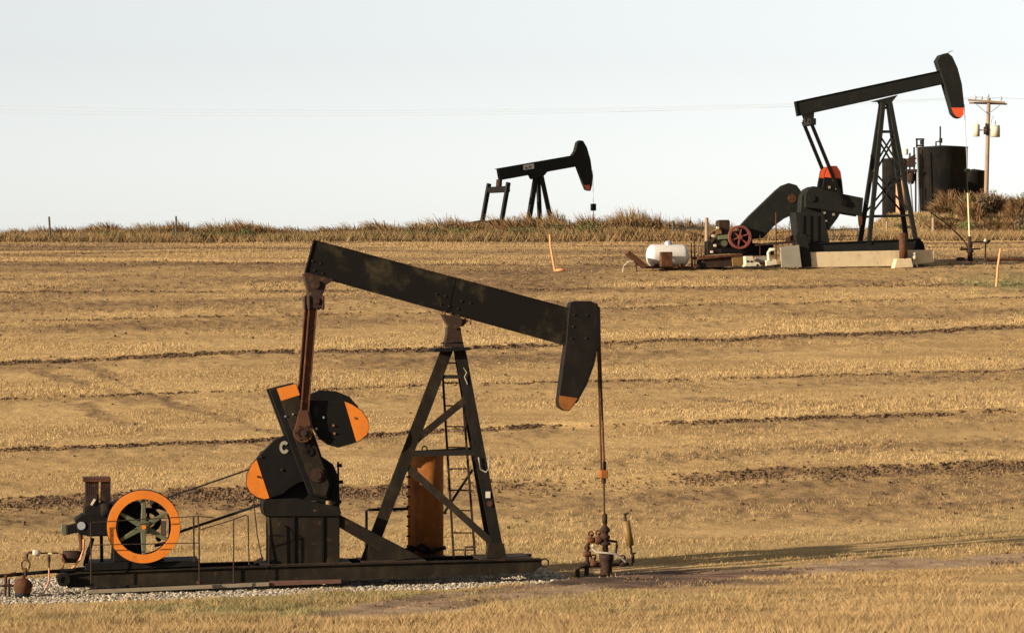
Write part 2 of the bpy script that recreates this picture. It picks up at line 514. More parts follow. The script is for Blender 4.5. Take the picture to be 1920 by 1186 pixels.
# field soil and short straw
m, nt, b = new_mat('field_soil')
aS, aG, aO, aB = attr(nt, 'cover')
v = mapping(nt, (1, 1, 1)); vl = mapping(nt, (.35, 1.3, 1), rot=(0, 0, R(-12)))
nb = noise(nt, vl, .55, 8, .62, .3); nf = noise(nt, v, 7, 8, .7); nm_ = noise(nt, v, 2.1, 6, .6)
c = mix(nt, ramp(nt, nb, .36, .64), STRAW2, STRAW)
c = mix(nt, ramp(nt, nf, .5, .75), c, (.195, .115, .050))
def madd(nt, a, k, b_):
    n = nt.nodes.new('ShaderNodeMath'); n.operation = 'MULTIPLY_ADD'; nt.links.new(a, n.inputs[0]); n.inputs[1].default_value = k
    if isinstance(b_, (int, float)): n.inputs[2].default_value = b_
    else: nt.links.new(b_, n.inputs[2])
    return n.outputs[0]
sf = madd(nt, nm_, .7, madd(nt, aS, 1.0, -.35))
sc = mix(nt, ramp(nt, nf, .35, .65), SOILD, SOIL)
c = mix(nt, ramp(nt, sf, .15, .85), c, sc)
c = mix(nt, madd(nt, nf, .6, madd(nt, aG, 1.0, -.6)), c, GREENC)
n_cl = nt.nodes.new('ShaderNodeMath'); n_cl.operation = 'MULTIPLY'; nt.links.new(aB, n_cl.inputs[0]); n_cl.inputs[1].default_value = .8
c = mix(nt, n_cl.outputs[0], c, mix(nt, ramp(nt, nf, .4, .7), (.215, .132, .056), (.29, .190, .086)))
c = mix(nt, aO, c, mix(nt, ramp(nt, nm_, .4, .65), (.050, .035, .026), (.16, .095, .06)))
nt.links.new(c, b.inputs['Base Color']); b.inputs['Roughness'].default_value = .95; b.inputs['Specular IOR Level'].default_value = .05
bump(nt, b, nf, .6, .05)
M['field'] = m
# gravel
m, nt, b = new_mat('gravel_bed')
v = mapping(nt, (1, 1, 1))
vo = nt.nodes.new('ShaderNodeTexVoronoi'); vo.inputs['Scale'].default_value = 22; nt.links.new(v, vo.inputs['Vector'])
c = mix(nt, ramp(nt, noise(nt, v, 3, 5), .4, .65), (.17, .135, .10), (.26, .215, .16))
bw = nt.nodes.new('ShaderNodeSeparateColor'); nt.links.new(vo.outputs['Color'], bw.inputs[0])
c = mix(nt, ramp(nt, bw.outputs[0], .2, .8), c, (.33, .28, .21))
nt.links.new(c, b.inputs['Base Color']); b.inputs['Roughness'].default_value = .9
bump(nt, b, vo.outputs['Distance'], .8, .03)
M['gravel'] = m
m, nt, b = new_mat('gravel_stone')
g = nt.nodes.new('ShaderNodeNewGeometry')
c = mix(nt, ramp(nt, g.outputs['Random Per Island'], 0, 1), (.115, .088, .060), (.29, .235, .165))
nt.links.new(c, b.inputs['Base Color']); b.inputs['Roughness'].default_value = .85
M['stone'] = m
m, nt, b = new_mat('clod_soil')
g = nt.nodes.new('ShaderNodeNewGeometry')
c = mix(nt, g.outputs['Random Per Island'], (.035, .021, .013), (.125, .074, .040))
nt.links.new(c, b.inputs['Base Color']); b.inputs['Roughness'].default_value = .95; b.inputs['Specular IOR Level'].default_value = .05
M['clod'] = m
# dirt track
m, nt, b = new_mat('track_dirt')
v = mapping(nt, (1, 1, 1)); vl = mapping(nt, (.3, 1.6, 1), rot=(0, 0, R(-12)))
n1 = noise(nt, vl, 1.1, 8, .65); n2 = noise(nt, v, 9, 8, .7)
c = mix(nt, ramp(nt, n1, .38, .62), (.165, .103, .062), (.245, .162, .098))
c = mix(nt, ramp(nt, n2, .52, .74), c, (.30, .22, .145))
aS, aG, aO, aB = attr(nt, 'cover')
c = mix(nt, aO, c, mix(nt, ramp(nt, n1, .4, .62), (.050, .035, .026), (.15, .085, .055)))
nt.links.new(c, b.inputs['Base Color']); b.inputs['Roughness'].default_value = .95; b.inputs['Specular IOR Level'].default_value = .05
bump(nt, b, n2, .6, .04)
M['track'] = m

def blade_mat(name, cols, s1=.5, green=None, transl=.25):
    """dry blades: each blade its own tone, plus drifts of tone over the field"""
    m, nt, b = new_mat(name)
    g = nt.nodes.new('ShaderNodeNewGeometry')
    vl = mapping(nt, (.35, 1.3, 1), rot=(0, 0, R(-12)))
    nb = noise(nt, vl, s1, 6, .6, .3)
    c = mix(nt, ramp(nt, nb, .36, .64), cols[0], cols[1])
    c = mix(nt, ramp(nt, g.outputs['Random Per Island'], .35, 1.35), c, cols[2])
    if green is not None:
        a = nt.nodes.new('ShaderNodeAttribute'); a.attribute_name = 'tone'
        sp = nt.nodes.new('ShaderNodeSeparateColor'); nt.links.new(a.outputs['Color'], sp.inputs[0])
        c = mix(nt, sp.outputs[0], c, green)
        c = mix(nt, sp.outputs[1], c, mix(nt, g.outputs['Random Per Island'], (.128, .073, .033), (.195, .116, .052)))
        c = mix(nt, sp.outputs[2], c, (.42, .29, .135))
    nt.links.new(c, b.inputs['Base Color']); b.inputs['Roughness'].default_value = .8; b.inputs['Specular IOR Level'].default_value = .1
    return m
M['stubble'] = blade_mat('dry_straw', (STRAW2, STRAW, (.355, .240, .112)), green=(.110, .115, .044))

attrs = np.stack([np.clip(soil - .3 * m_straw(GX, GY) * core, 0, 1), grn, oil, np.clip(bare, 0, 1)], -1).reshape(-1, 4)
co = np.stack([GX, GY, GZ], -1).reshape(-1, 3)
def sub_ground(name, mask, mat):
    q = quads[mask]
    used = np.unique(q); lut = np.zeros(len(co), np.int64); lut[used] = np.arange(len(used))
    return np_mesh(name, co[used], lut[q].ravel(), np.full(len(q), 4, np.int32), M[mat], True, {'cover': attrs[used]}, 'structure')
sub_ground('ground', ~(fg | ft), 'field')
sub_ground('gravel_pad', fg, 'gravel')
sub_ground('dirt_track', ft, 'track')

def gz_at(x, y):
    """height of the built ground mesh (bilinear)"""
    ix = np.clip(np.searchsorted(gx, x) - 1, 0, len(gx) - 2); iy = np.clip(np.searchsorted(gy, y) - 1, 0, len(gy) - 2)
    fx = np.clip((x - gx[ix]) / (gx[ix + 1] - gx[ix]), 0, 1); fy = np.clip((y - gy[iy]) / (gy[iy + 1] - gy[iy]), 0, 1)
    return (GZ[iy, ix] * (1 - fx) + GZ[iy, ix + 1] * fx) * (1 - fy) + (GZ[iy + 1, ix] * (1 - fx) + GZ[iy + 1, ix + 1] * fx) * fy
def mask_at(A, x, y):
    ix = np.clip(np.searchsorted(gx, x), 0, len(gx) - 1); iy = np.clip(np.searchsorted(gy, y), 0, len(gy) - 1)
    return A[iy, ix]

# ------------------------------------------------------------------ stubble and grass (stuff)
def blades(name, x, y, h, w, lean, mat, tone, kind='stuff'):
    n = len(x)
    z = gz_at(x, y) - .01
    az = RNG.uniform(0, 2 * np.pi, n); la = RNG.uniform(0, 2 * np.pi, n)
    dx, dy = np.cos(az) * w / 2, np.sin(az) * w / 2
    lx, ly = np.cos(la) * lean * h, np.sin(la) * lean * h
    A = np.stack([x - dx, y - dy, z], -1); B = np.stack([x + dx, y + dy, z], -1); C = np.stack([x + lx, y + ly, z + h], -1)
    co_ = np.stack([A, B, C], 1).reshape(-1, 3)
    if tone.shape[1] == 2: tone = np.concatenate([tone, np.zeros((n, 1))], -1)
    t = np.repeat(np.concatenate([tone, np.ones((n, 1))], -1), 3, 0)
    return np_mesh(name, co_, np.arange(3 * n), np.full(n, 3, np.int32), mat, False, {'tone': t}, kind)

def scatter(n, y0, y1, mar=1.0):
    """points over the wedge of field the photograph covers, with a margin each side"""
    y = np.sqrt(RNG.uniform(y0 ** 2, y1 ** 2, n))
    x = RNG.uniform(-1, 1, n) * (y * .175 + 4 + mar)
    return x, y
def tufted(n, per, spread, y0, y1):
    x, y = scatter(n // per, y0, y1)
    x = np.repeat(x, per) + RNG.normal(0, spread, (n // per) * per); y = np.repeat(y, per) + RNG.normal(0, spread, (n // per) * per)
    return x, y

# ploughed field with stubble
x, y = tufted(1500000, 5, .06, 60.5, 156)
so_, tr_, gr_, dark_, ba_ = (mask_at(A, x, y) for A in (soil, trk, grav, oil, bare))
sw_ = m_straw(x, y)
keep = RNG.random(len(x)) < np.clip(.72 + .5 * sw_ - .78 * so_ ** .8, .08, 1) * (1 - np.clip(tr_ * .93, 0, 1)) * (1 - np.clip(gr_ * 1.0, 0, 1)) * (1 - .8 * dark_) * (1 - .9 * ba_)
x, y = x[keep], y[keep]; n = len(x)
patch = np.clip(.75 + 1.3 * N2.fbm(x * .35 - y * .05, y * .6 - .1 * x, 3), .35, 1.5)
nearf = 1 - sstep(62, 95, y)
h = RNG.uniform(.035, .085, n) * patch * (1 + .25 * nearf)
sw = m_straw(x, y)
h = h * (1 + .5 * sw)
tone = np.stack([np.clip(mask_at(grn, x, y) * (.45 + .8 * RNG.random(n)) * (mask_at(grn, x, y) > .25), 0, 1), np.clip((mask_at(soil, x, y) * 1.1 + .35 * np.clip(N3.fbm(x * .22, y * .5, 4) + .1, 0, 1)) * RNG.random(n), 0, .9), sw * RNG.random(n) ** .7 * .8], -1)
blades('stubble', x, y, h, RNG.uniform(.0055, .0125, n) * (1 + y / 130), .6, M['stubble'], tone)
# rough dry grass in front of the pump
x, y = tufted(500000, 9, .06, 46.5, 61)
tr_, gr_, dark_ = (mask_at(A, x, y) for A in (trk, grav, oil))
rut = 1 - sstep(.12, .45, poly_dist(x, y, RUTS))
clump = N1.fbm(x * .9, y * .9, 3)
keep = RNG.random(len(x)) < np.clip(.85 + 1.3 * clump, .1, 1) * (1 - np.clip(tr_ * .97, 0, 1) * (N3.fbm(x * 1.1, y * 1.6, 3) < .22)) * (1 - np.clip(gr_ * 1.0, 0, 1)) * (1 - .9 * dark_) * (1 - .55 * rut)
x, y = x[keep], y[keep]; n = len(x); clump = clump[keep]
front = 1 - sstep(50, 56, y)
h = RNG.uniform(.03, .085, n) * np.clip(1 + 1.6 * clump, .4, 2.0) * (1 + .8 * front)
tone = np.stack([np.clip(mask_at(grn, x, y) * (.35 + .75 * RNG.random(n)), 0, 1), np.clip(.5 * RNG.random(n) ** 3 + 1.5 * np.clip(N3.fbm(x * .55, y * 1.1, 4), 0, 1) * RNG.random(n), 0, .9)], -1)
blades('dry_grass', x, y, h, RNG.uniform(.006, .013, n), .75, M['stubble'], tone)

x, y = tufted(130000, 30, .07, 46.5, 57)
tr_, gr_ = (mask_at(A, x, y) for A in (trk, grav))
kc = np.repeat(RNG.random(len(x) // 30) < .75, 30)
keep = kc & (tr_ < .3) & (gr_ < .3) & (poly_dist(x, y, RUTS) > .3) & (RNG.random(len(x)) < np.clip(1.1 - (y - 49) / 8, .15, 1))
dk_ = np.repeat(RNG.random(len(x) // 30), 30)[keep]
x, y = x[keep], y[keep]; n = len(x)
tone = np.stack([.35 * RNG.random(n) * mask_at(grn, x, y), np.clip((dk_ * 1.5 - .5) * RNG.random(n), 0, .9), np.clip((.5 - dk_) * RNG.random(n) * 1.6, 0, .8)], -1)
blades('coarse_grass', x, y, RNG.uniform(.06, .19, n), RNG.uniform(.006, .012, n), .8, M['stubble'], tone)

# ------------------------------------------------------------------ clods and gravel (stuff)
ICO_V = []
ph = (1 + 5 ** .5) / 2
for a in (-1, 1):
    for b_ in (-ph, ph): ICO_V += [(0, a, b_), (a, b_, 0), (b_, 0, a)]
ICO_V = np.array(ICO_V, float) / math.hypot(1, ph)
ICO_F = []
for i in range(12):
    for j in range(i + 1, 12):
        for k in range(j + 1, 12):
            p, q, r = ICO_V[i], ICO_V[j], ICO_V[k]
            L = 1.0515
            if abs(np.linalg.norm(p - q) - L) < .05 and abs(np.linalg.norm(q - r) - L) < .05 and abs(np.linalg.norm(p - r) - L) < .05:
                nrm = np.cross(q - p, r - p)
                ICO_F.append((i, j, k) if nrm.dot(p + q + r) > 0 else (i, k, j))
ICO_F = np.array(ICO_F)
def stones(name, x, y, r, mat, flat=.7, sink=.25):
    n = len(x)
    z = gz_at(x, y)
    s = r[:, None] * RNG.uniform(.65, 1.2, (n, 3)); s[:, 2] *= flat
    az = RNG.uniform(0, 2 * np.pi, n); ca, sa = np.cos(az), np.sin(az)
    V = ICO_V[None] * RNG.uniform(.7, 1.2, (n, 12, 1)) * s[:, None, :]
    X = V[..., 0] * ca[:, None] - V[..., 1] * sa[:, None] + x[:, None]
    Y = V[..., 0] * sa[:, None] + V[..., 1] * ca[:, None] + y[:, None]
    Z = V[..., 2] + (z + r * flat * (1 - 2 * sink))[:, None]
    co_ = np.stack([X, Y, Z], -1).reshape(-1, 3)
    f = (ICO_F[None] + (np.arange(n) * 12)[:, None, None]).reshape(-1)
    return np_mesh(name, co_, f, np.full(n * len(ICO_F), 3, np.int32), mat, False, None, 'stuff')
gxs = np.array([p[0] for p in GRAVEL]); gys = np.array([p[1] for p in GRAVEL])
x = RNG.uniform(max(gxs.min(), -12), gxs.max() + .4, 26000); y = RNG.uniform(gys.min() - .3, gys.max() + .3, 26000)
k = RNG.random(len(x)) < mask_at(grav, x, y); x, y = x[k], y[k]
stones('loose_gravel', x, y, RNG.uniform(.012, .040, len(x)), M['stone'])
cx, cy, cr = [], [], []
for k, (x0, y0, sl, w, dk) in enumerate(FUR):
    n = int((39000 if w > .6 else 13000) * dk)
    xx = RNG.uniform(-28, 30, n)
    t = -np.abs(RNG.normal(0, w * (.9 if w > .6 else .42) + .03, n)) + .06
    yy = fur_y(k, xx) + t
    kp = RNG.random(n) < np.clip(.72 + 1.6 * N1.fbm(xx * .6 + 9 * k, yy * .25, 4), .08, 1)
    cx.append(xx[kp]); cy.append(yy[kp]); cr.append(RNG.gamma(1.5, .0085, kp.sum()) + .009)
xx, yy = scatter(30000, 66, 150)
kp = RNG.random(len(xx)) < mask_at(soil, xx, yy) ** 1.5
cx.append(xx[kp]); cy.append(yy[kp]); cr.append(RNG.gamma(2, .009, kp.sum()) + .010)
xx = RNG.uniform(-3, 24, 9000); yy = RNG.uniform(55, 68, 9000)
kp = RNG.random(9000) < mask_at(trk, xx, yy) * np.clip(.35 + 1.2 * N1.fbm(xx * .8, yy * 1.2, 3), 0, 1)
cx.append(xx[kp]); cy.append(yy[kp]); cr.append(RNG.gamma(1.6, .008, kp.sum()) + .008)
stones('soil_clods', np.concatenate(cx), np.concatenate(cy), np.clip(np.concatenate(cr), .008, .055), M['clod'], .8, .25)

# ------------------------------------------------------------------ hedge row plants
def ribbon_mesh(name, n, rad, hgt, w, lean, mat, seed, seg=4, tuft=.6, plume=0.0, bias=(-.25, 0)):
    g = np.random.default_rng(seed)
    r = rad * np.sqrt(g.random(n)); a = g.uniform(0, 2 * np.pi, n)
    bx, by = r * np.cos(a), r * np.sin(a) * .8
    hh = hgt * g.uniform(.45, 1.0, n) * (1 - .45 * (r / rad) ** 2)
    la = a + g.normal(0, .7, n)
    ln = lean * g.uniform(.2, 1.2, n)
    ca = g.uniform(0, np.pi, n)
    vs, fs = [], []
    V = np.zeros((n, seg + 1, 2, 3))
    for k in range(seg + 1):
        t = k / seg
        px = bx + (np.cos(la) * ln + bias[0] * hgt) * t ** 2 * hh / hgt
        py_ = by + (np.sin(la) * ln + bias[1]) * t ** 2 * hh / hgt
        pz = hh * (t - .22 * t ** 3 * ln)
        ww = w * (1 - t) ** .6 + .004
        if plume: ww = ww + plume * np.exp(-((t - .85) / .15) ** 2) * (g.random(n) < .5)
        V[:, k, 0] = np.stack([px - np.cos(ca) * ww / 2, py_ - np.sin(ca) * ww / 2, pz], -1)
        V[:, k, 1] = np.stack([px + np.cos(ca) * ww / 2, py_ + np.sin(ca) * ww / 2, pz], -1)
    co_ = V.reshape(-1, 3)
    base = (np.arange(n) * (seg + 1) * 2)[:, None]
    F_ = []
    for k in range(seg):
        F_.append(np.stack([base[:, 0] + 2 * k, base[:, 0] + 2 * k + 1, base[:, 0] + 2 * k + 3, base[:, 0] + 2 * k + 2], -1))
    F_ = np.stack(F_, 1).reshape(-1, 4)
    me = bpy.data.meshes.new(name)
    me.vertices.add(len(co_)); me.vertices.foreach_set('co', co_.astype(np.float32).ravel())
    me.loops.add(F_.size); me.loops.foreach_set('vertex_index', F_.astype(np.int32).ravel())
    me.polygons.add(len(F_)); me.polygons.foreach_set('loop_start', (np.arange(len(F_)) * 4).astype(np.int32))
    me.update(calc_edges=True)
    me.materials.append(mat)
    return me
def leafy_mesh(name, n, rad, hgt, size, mat, seed):
    g = np.random.default_rng(seed)
    # leaf sized faces filling an uneven mound, thinner towards its outside
    lob = [(g.uniform(-.6, .6) * rad, g.uniform(-.4, .4) * rad, g.uniform(.25, .75) * hgt, g.uniform(.35, .6)) for _ in range(6)]
    P = []
    while len(P) < n:
        l = lob[g.integers(len(lob))]
        d = g.normal(0, 1, 3); d /= np.linalg.norm(d); rr = g.random() ** .5 * l[3]
        p = np.array([l[0] + d[0] * rr * rad, l[1] + d[1] * rr * rad, l[2] + d[2] * rr * hgt * .8])
        if p[2] > 0: P.append(p)
    P = np.array(P)
    U = g.normal(0, 1, (n, 3)); U /= np.linalg.norm(U, axis=1)[:, None]
    W = np.cross(U, g.normal(0, 1, (n, 3))); W /= np.linalg.norm(W, axis=1)[:, None]
    s = size * g.uniform(.6, 1.3, (n, 1))
    co_ = np.stack([P - U * s, P + W * s * .4, P + U * s, P - W * s * .4], 1).reshape(-1, 3)
    me = bpy.data.meshes.new(name)
    me.vertices.add(len(co_)); me.vertices.foreach_set('co', co_.astype(np.float32).ravel())
    me.loops.add(4 * n); me.loops.foreach_set('vertex_index', np.arange(4 * n, dtype=np.int32))
    me.polygons.add(n); me.polygons.foreach_set('loop_start', (np.arange(n) * 4).astype(np.int32))
    me.update(calc_edges=True)
    me.materials.append(mat)
    return me
M['tawny'] = blade_mat('tawny_grass', ((.120, .074, .030), (.180, .112, .046), (.27, .18, .085)), 1.2)
M['russet'] = blade_mat('russet_grass', ((.090, .047, .019), (.140, .075, .031), (.215, .128, .058)), 1.2)
M['weedgreen'] = blade_mat('weed_leaf', ((.055, .060, .020), (.090, .092, .030), (.14, .12, .045)), 1.2)
M['dusk'] = blade_mat('grey_brown_weed', ((.050, .036, .022), (.085, .060, .034), (.13, .09, .05)), 1.2)
HK = {
 'tawny': [ribbon_mesh('tawny_grass_clump', 620, .60, 1.0, .030, .80, M['tawny'], 30 + i, plume=.03) for i in range(4)],
 'russet': [ribbon_mesh('russet_grass_clump', 620, .55, 1.0, .032, .70, M['russet'], 40 + i, plume=.035) for i in range(4)],
 'green': [leafy_mesh('green_weed', 900, .75, 1.0, .055, M['weedgreen'], 50 + i) for i in range(3)],
 'dusk': [leafy_mesh('brown_weed', 800, .65, 1.0, .055, M['dusk'], 60 + i) for i in range(3)],
}
HN = {'tawny': ('grass_clump', 'tawny dry grass clump with feathery tops in the hedge row on the ridge', 'grass clump', 'tawny grass clumps along the ridge'),
      'russet': ('grass_clump', 'russet brown grass clump with wispy tops in the hedge row on the ridge', 'grass clump', 'russet grass clumps along the ridge'),
      'green': ('weed_bush', 'low green leafy weed bush at the foot of the hedge row', 'weed', 'green weed bushes along the ridge'),
      'dusk': ('weed_bush', 'dull grey brown leafy weed bush in the hedge row on the ridge', 'weed', 'grey brown weed bushes along the ridge')}
HB = {'tawny': 'tawny dry grass clump growing on the bank below the oil tanks', 'russet': 'russet grass clump with wispy tops on the bank below the oil tanks',
      'green': 'green leafy weed bush on the bank below the oil tanks', 'dusk': 'grey brown leafy weed bush on the bank below the oil tanks'}
hr = random.Random(5)
def plant(kind, x, y, sc, hs, bank=False):
    nm, lab, cat, grp = HN[kind]
    o = bpy.data.objects.new(nm, hr.choice(HK[kind]))
    COL.objects.link(o)
    o.location = (x, y, float(gz_at(np.array([x]), np.array([y]))[0]) - .04)
    o.scale = (sc, sc, hs)
    o.rotation_euler = (0, 0, hr.uniform(-.5, .5))
    if bank: lab = HB[kind]; grp = grp.replace('along the ridge', 'on the bank')
    tag(o, lab, cat, grp)
def hedge_h(px):
    """hedge height above its foot in metres, as it swells and sinks along the ridge"""
    return float(np.interp(px, [-200, 0, 90, 160, 300, 400, 470, 560, 640, 700, 760, 820, 880, 940, 1000, 1060, 1130, 1200, 1260, 1330, 1450, 1560, 1620, 1700],
                               [.5, .55, .55, .65, .7, .75, .85, .5, .55, .75, .65, 1.05, .75, .85, .95, 1.0, 1.15, 1.2, 1.0, .7, .55, .5, .6, .6]))
for row, dy in ((0, 158.0), (1, 160.5), (2, 162.5)):
    px = -620.0
    while px < 1640:
        y = dy + hr.uniform(-.8, .8)
        x = (px - 960) * y / F
        hh = hedge_h(px)
        u = hr.random()
        if row == 0: kind = 'green' if u < .62 and px < 1150 else ('tawny' if u < .72 else ('russet' if u < .86 else 'dusk')); k = .5
        elif row == 1: kind = 'tawny' if u < .45 else ('russet' if u < .8 else ('dusk' if u < .92 else 'green')); k = .95
        else: kind = 'russet' if u < .45 else ('dusk' if u < .65 else 'tawny'); k = 1.1
        if kind in ('green', 'dusk'): k = min(k, .5)
        plant(kind, x, y, hr.uniform(.8, 1.25), hh * k * 1.42 * hr.uniform(.75, 1.25))
        px += hr.uniform(10, 19)
# plants on the bank round the tanks and at its foot
for i in range(95):
    px = hr.uniform(1600, 2080); y = hr.uniform(177, 191)
    x = (px - 960) * y / F
    if px < 1750 and y > 183: continue
    u = hr.random()
    right = px > 1760
    kind = ('russet' if u < .52 else 'tawny' if u < .78 else 'green' if u < .92 else 'dusk') if right else ('tawny' if u < .5 else 'green')
    tall = (1.25 if px > 1800 else .9) if right else .35
    plant(kind, x, y, hr.uniform(.8, 1.3), tall * hr.uniform(.6, 1.2), True)
for i in range(16):
    px = 1775 + 10 * i + hr.uniform(-5, 5); y = hr.uniform(186, 190)
    plant(hr.choice(['russet', 'russet', 'tawny', 'tawny']), (px - 960) * y / F, y, hr.uniform(1.0, 1.4), hr.uniform(1.3, 1.95), True)
# ground cover under the hedge so that no gaps show
n = 110000
px = RNG.uniform(-700, 2300, n); y = RNG.uniform(155.8, 164, n); x = (px - 960) * y / F
h = RNG.uniform(.2, .75, n) * np.interp(px, [-200, 300, 560, 1200, 1500], [.75, .9, .75, 1.1, .8])
tone = np.stack([np.clip(N1.fbm(x * .3, y * .3, 3) * 1.6 + .45, 0, 1) * RNG.random(n), .45 + .5 * RNG.random(n)], -1)
blades('hedge_foot_grass', x, y, h, RNG.uniform(.02, .045, n), .7, M['stubble'], tone)
n = 90000
px = RNG.uniform(1560, 2250, n); y = RNG.uniform(166, 196, n); x = (px - 960) * y / F
tone = np.stack([np.clip(N1.fbm(x * .4, y * .4, 3) * 1.6 + .45, 0, 1) * RNG.random(n), .8 * RNG.random(n)], -1)
blades('bank_grass', x, y, RNG.uniform(.08, .32, n), RNG.uniform(.02, .05, n), .7, M['stubble'], tone)

def off2(p, q, k):  # points moved from p towards q by k metres
    d = Vector((q[0] - p[0], q[1] - p[1])).normalized() * k
    return (p[0] + d.x, p[1] + d.y)
# ================================================================== NEAR PUMP
A = Rig(560, 1088, 60.0, R(9))
P = A.P
near = A.root('pumpjack', 'nearest and largest pumpjack, rusty black with orange counterweight ends, standing on the gravel', 'pumpjack')
# ---- skid: two long rails with flanges, cross members
rail_top = [(105, 1080), (150, 1072), (400, 1063), (640, 1056), (1015, 1046)]
rail_bot = [(128, 1101), (420, 1094), (640, 1088), (1000, 1073)]
def rail(y0, sgn, mb):
    yf = -.62
    t = A.poly(rail_top, yf); bt = A.poly(rail_bot, yf)
    full = t + [A.poly([(1015, 1062)], yf)[0]] + bt[::-1]
    yc = y0
    mb.prism(full, yc - .03, yc + .03)
    for L, th, dz in ((t, .026, -1), (bt, .026, 1)):
        for a_, b_ in zip(L[:-1], L[1:]):
            mb.prism([(a_[0], a_[1]), (b_[0], b_[1]), (b_[0], b_[1] + dz * th), (a_[0], a_[1] + dz * th)], yc - .085, yc + .085)
mb = MB(); rail(-.55, -1, mb); rail(.55, 1, mb)
for px in (150, 260, 370, 480, 560, 640, 720, 830, 930, 1005):
    p = P(px, float(np.interp(px, [150, 1005], [1080, 1058])), -.62)
    mb.box(p.x - .05, p.x + .05, -.52, .52, p.z - .08, p.z + .06)
skid = mb.build('skid', 'brownblack', near)
for a_, b_ in ((490, 660), (680, 800), (900, 1000)):
    mb = MB(); p, q = P(a_, float(np.interp(a_, [400, 1015], [1063, 1046])), -.62), P(b_, float(np.interp(b_, [400, 1015], [1063, 1046])), -.62)
    mb.prism([(p.x, p.z + .004), (q.x, q.z + .004), (q.x, q.z + .016), (p.x, p.z + .016)], -.6, .6)
    mb.build('deck_plate', 'darkrust', near)
mb = MB()
c = P(119, 1086, -.66)
mb.cyl(c + Vector((0, -.05, 0)), c + Vector((0, 1.35, 0)), .105, n=24); mb.ring(c, .055, .12, -.075, -.045, 24)
mb.build('pull_bar', 'black', near)
mb = MB()
c = P(1021, 1054, -.55); mb.tube([c + Vector((.075 * math.cos(t), 0, .075 * math.sin(t))) for t in np.linspace(0, 2 * math.pi, 18)], .016, 6)
mb.build('towing_eye', 'darkrust', near)
# ---- gear pedestal
mb = prism(A, [(505, 962), (637, 954), (637, 1058), (505, 1063)], -.40, .40)
mb.build('gear_pedestal', 'brownblack', near, .012)
mb = MB()
for x0 in (549, 603):
    prism(A, [(x0, 962), (x0 + 4, 962), (x0 + 4, 1058), (x0, 1059)], -.425, -.40).build('panel_rib', 'clean', near)
mb = prism(A, [(494, 936), (560, 934), (637, 950), (640, 962), (637, 968), (497, 968), (494, 955)], -.44, .44)
mb.build('pedestal_cap', 'black', near, .015)
mb = prism(A, [(503, 945), (508, 905), (522, 875), (545, 856), (575, 850), (603, 855), (625, 870), (636, 895), (638, 945), (632, 955)], -.24, .24)
gb = mb.build('gearbox', 'clean', near, .03)
mb = MB()
for q in ((637, 872), (639, 903), (636, 940)):
    c = P(q[0], q[1], -.1); mb.cyl(c + Vector((-.05, 0, 0)), c + Vector((.04, 0, 0)), .035, n=10)
c0, c1 = P(634, 865, -.1), P(635, 950, -.1); mb.tube([c0, c1], .018)
mb.build('oil_pipe', 'clean', gb)
for x0, x1, r in ((580, 600, .11), (610, 622, .08)):
    c = P((x0 + x1) / 2, 948, -.34); MB().cyl(c + Vector((0, 0, -.09)), c + Vector((0, 0, .10)), r, r * .6, 14).build('gearbox_foot', 'ochre' if r < .1 else 'darkrust', gb)
# ---- cranks and counterweights
def crank(y0, y1, front):
    mb = prism(A, [(505, 731), (556, 718), (622, 908), (613, 934), (580, 928)], y0, y1) if front else MB().prism(A.poly([(505, 731), (556, 718), (622, 908), (613, 934), (580, 928)], -.40), y0, y1)
    return mb.build('crank_arm', 'clean', near, .012)
ck = crank(-.40, -.25, True)
prism(A, [(519, 729), (554, 720), (618, 908), (611, 930), (590, 925)], -.425, -.40).build('crank_face', 'brownblack', ck, .006)
prism(A, [(519, 728), (555, 719), (562, 740), (527, 751)], -.431, -.425).build('painted_end', 'orange', ck)
c = P(580, 846, -.43); MB().ring(c, .035, .085, -.012, .01, 20).build('stroke_hole', 'clean', ck); c = P(576, 832, -.43); MB().ring(c, .035, .07, -.010, .01, 20).build('stroke_hole', 'clean', ck)
mb = MB()
c = P(594, 890, -.43); mb.cyl(c + Vector((0, .02, 0)), c + Vector((0, -.02, 0)), .13, n=24); mb.cyl(c + Vector((0, -.018, 0)), c + Vector((0, -.04, 0)), .085, n=24)
mb.build('crank_boss', 'darkrust', ck)
for q in ((535, 780), (549, 776)):
    c = P(q[0], q[1], -.43); MB().cyl(c + Vector((0, .02, 0)), c + Vector((0, -.02, 0)), .016, n=8).build('bolt', 'grey', ck)
crank(.25, .40, False)
wA = [(536, 814), (514, 825), (492, 847), (473, 868), (463, 888), (461, 908), (468, 923), (482, 932), (496, 936), (506, 934), (530, 926), (545, 914), (560, 905), (577, 901), (560, 850)]
cutA = [(481, 862), (506, 934)]
def weight(pts, orange, y0, y1, name='counterweight'):
    o = prism(A, pts, y0, y1).build(name, 'clean', near, .012)
    if orange: prism(A, orange, y0 - .007, y0).build('painted_end', 'orange', o)
    return o
o = weight(wA, [(481, 861), (473, 869), (464, 888), (462, 908), (469, 922), (482, 931), (496, 935), (505, 933)], -.385, -.26)
mb = MB()
for q in ((484, 893), (489, 856), (527, 880)):
    c = P(q[0], q[1], -.39); MB().cyl(c + Vector((0, .01, 0)), c + Vector((0, -.025, 0)), .022, n=10).build('bolt', 'darkrust', o)
c = P(533, 838, -.385)
mb = MB()
tt = np.linspace(R(40), R(330), 14)
for t0, t1 in zip(tt[:-1], tt[1:]):
    g_ = lambda t, r: (c.x + r * .85 * math.cos(t), c.z + r * 1.15 * math.sin(t))
    mb.prism([g_(t0, .05), g_(t0, .105), g_(t1, .105), g_(t1, .05)], -.398, -.385)
mb.build('lifting_lug', 'slab', o)
wB = [(578, 750), (645, 751), (660, 757), (678, 768), (690, 785), (693, 800), (689, 815), (674, 827), (634, 839), (614, 833), (601, 823), (588, 800)]
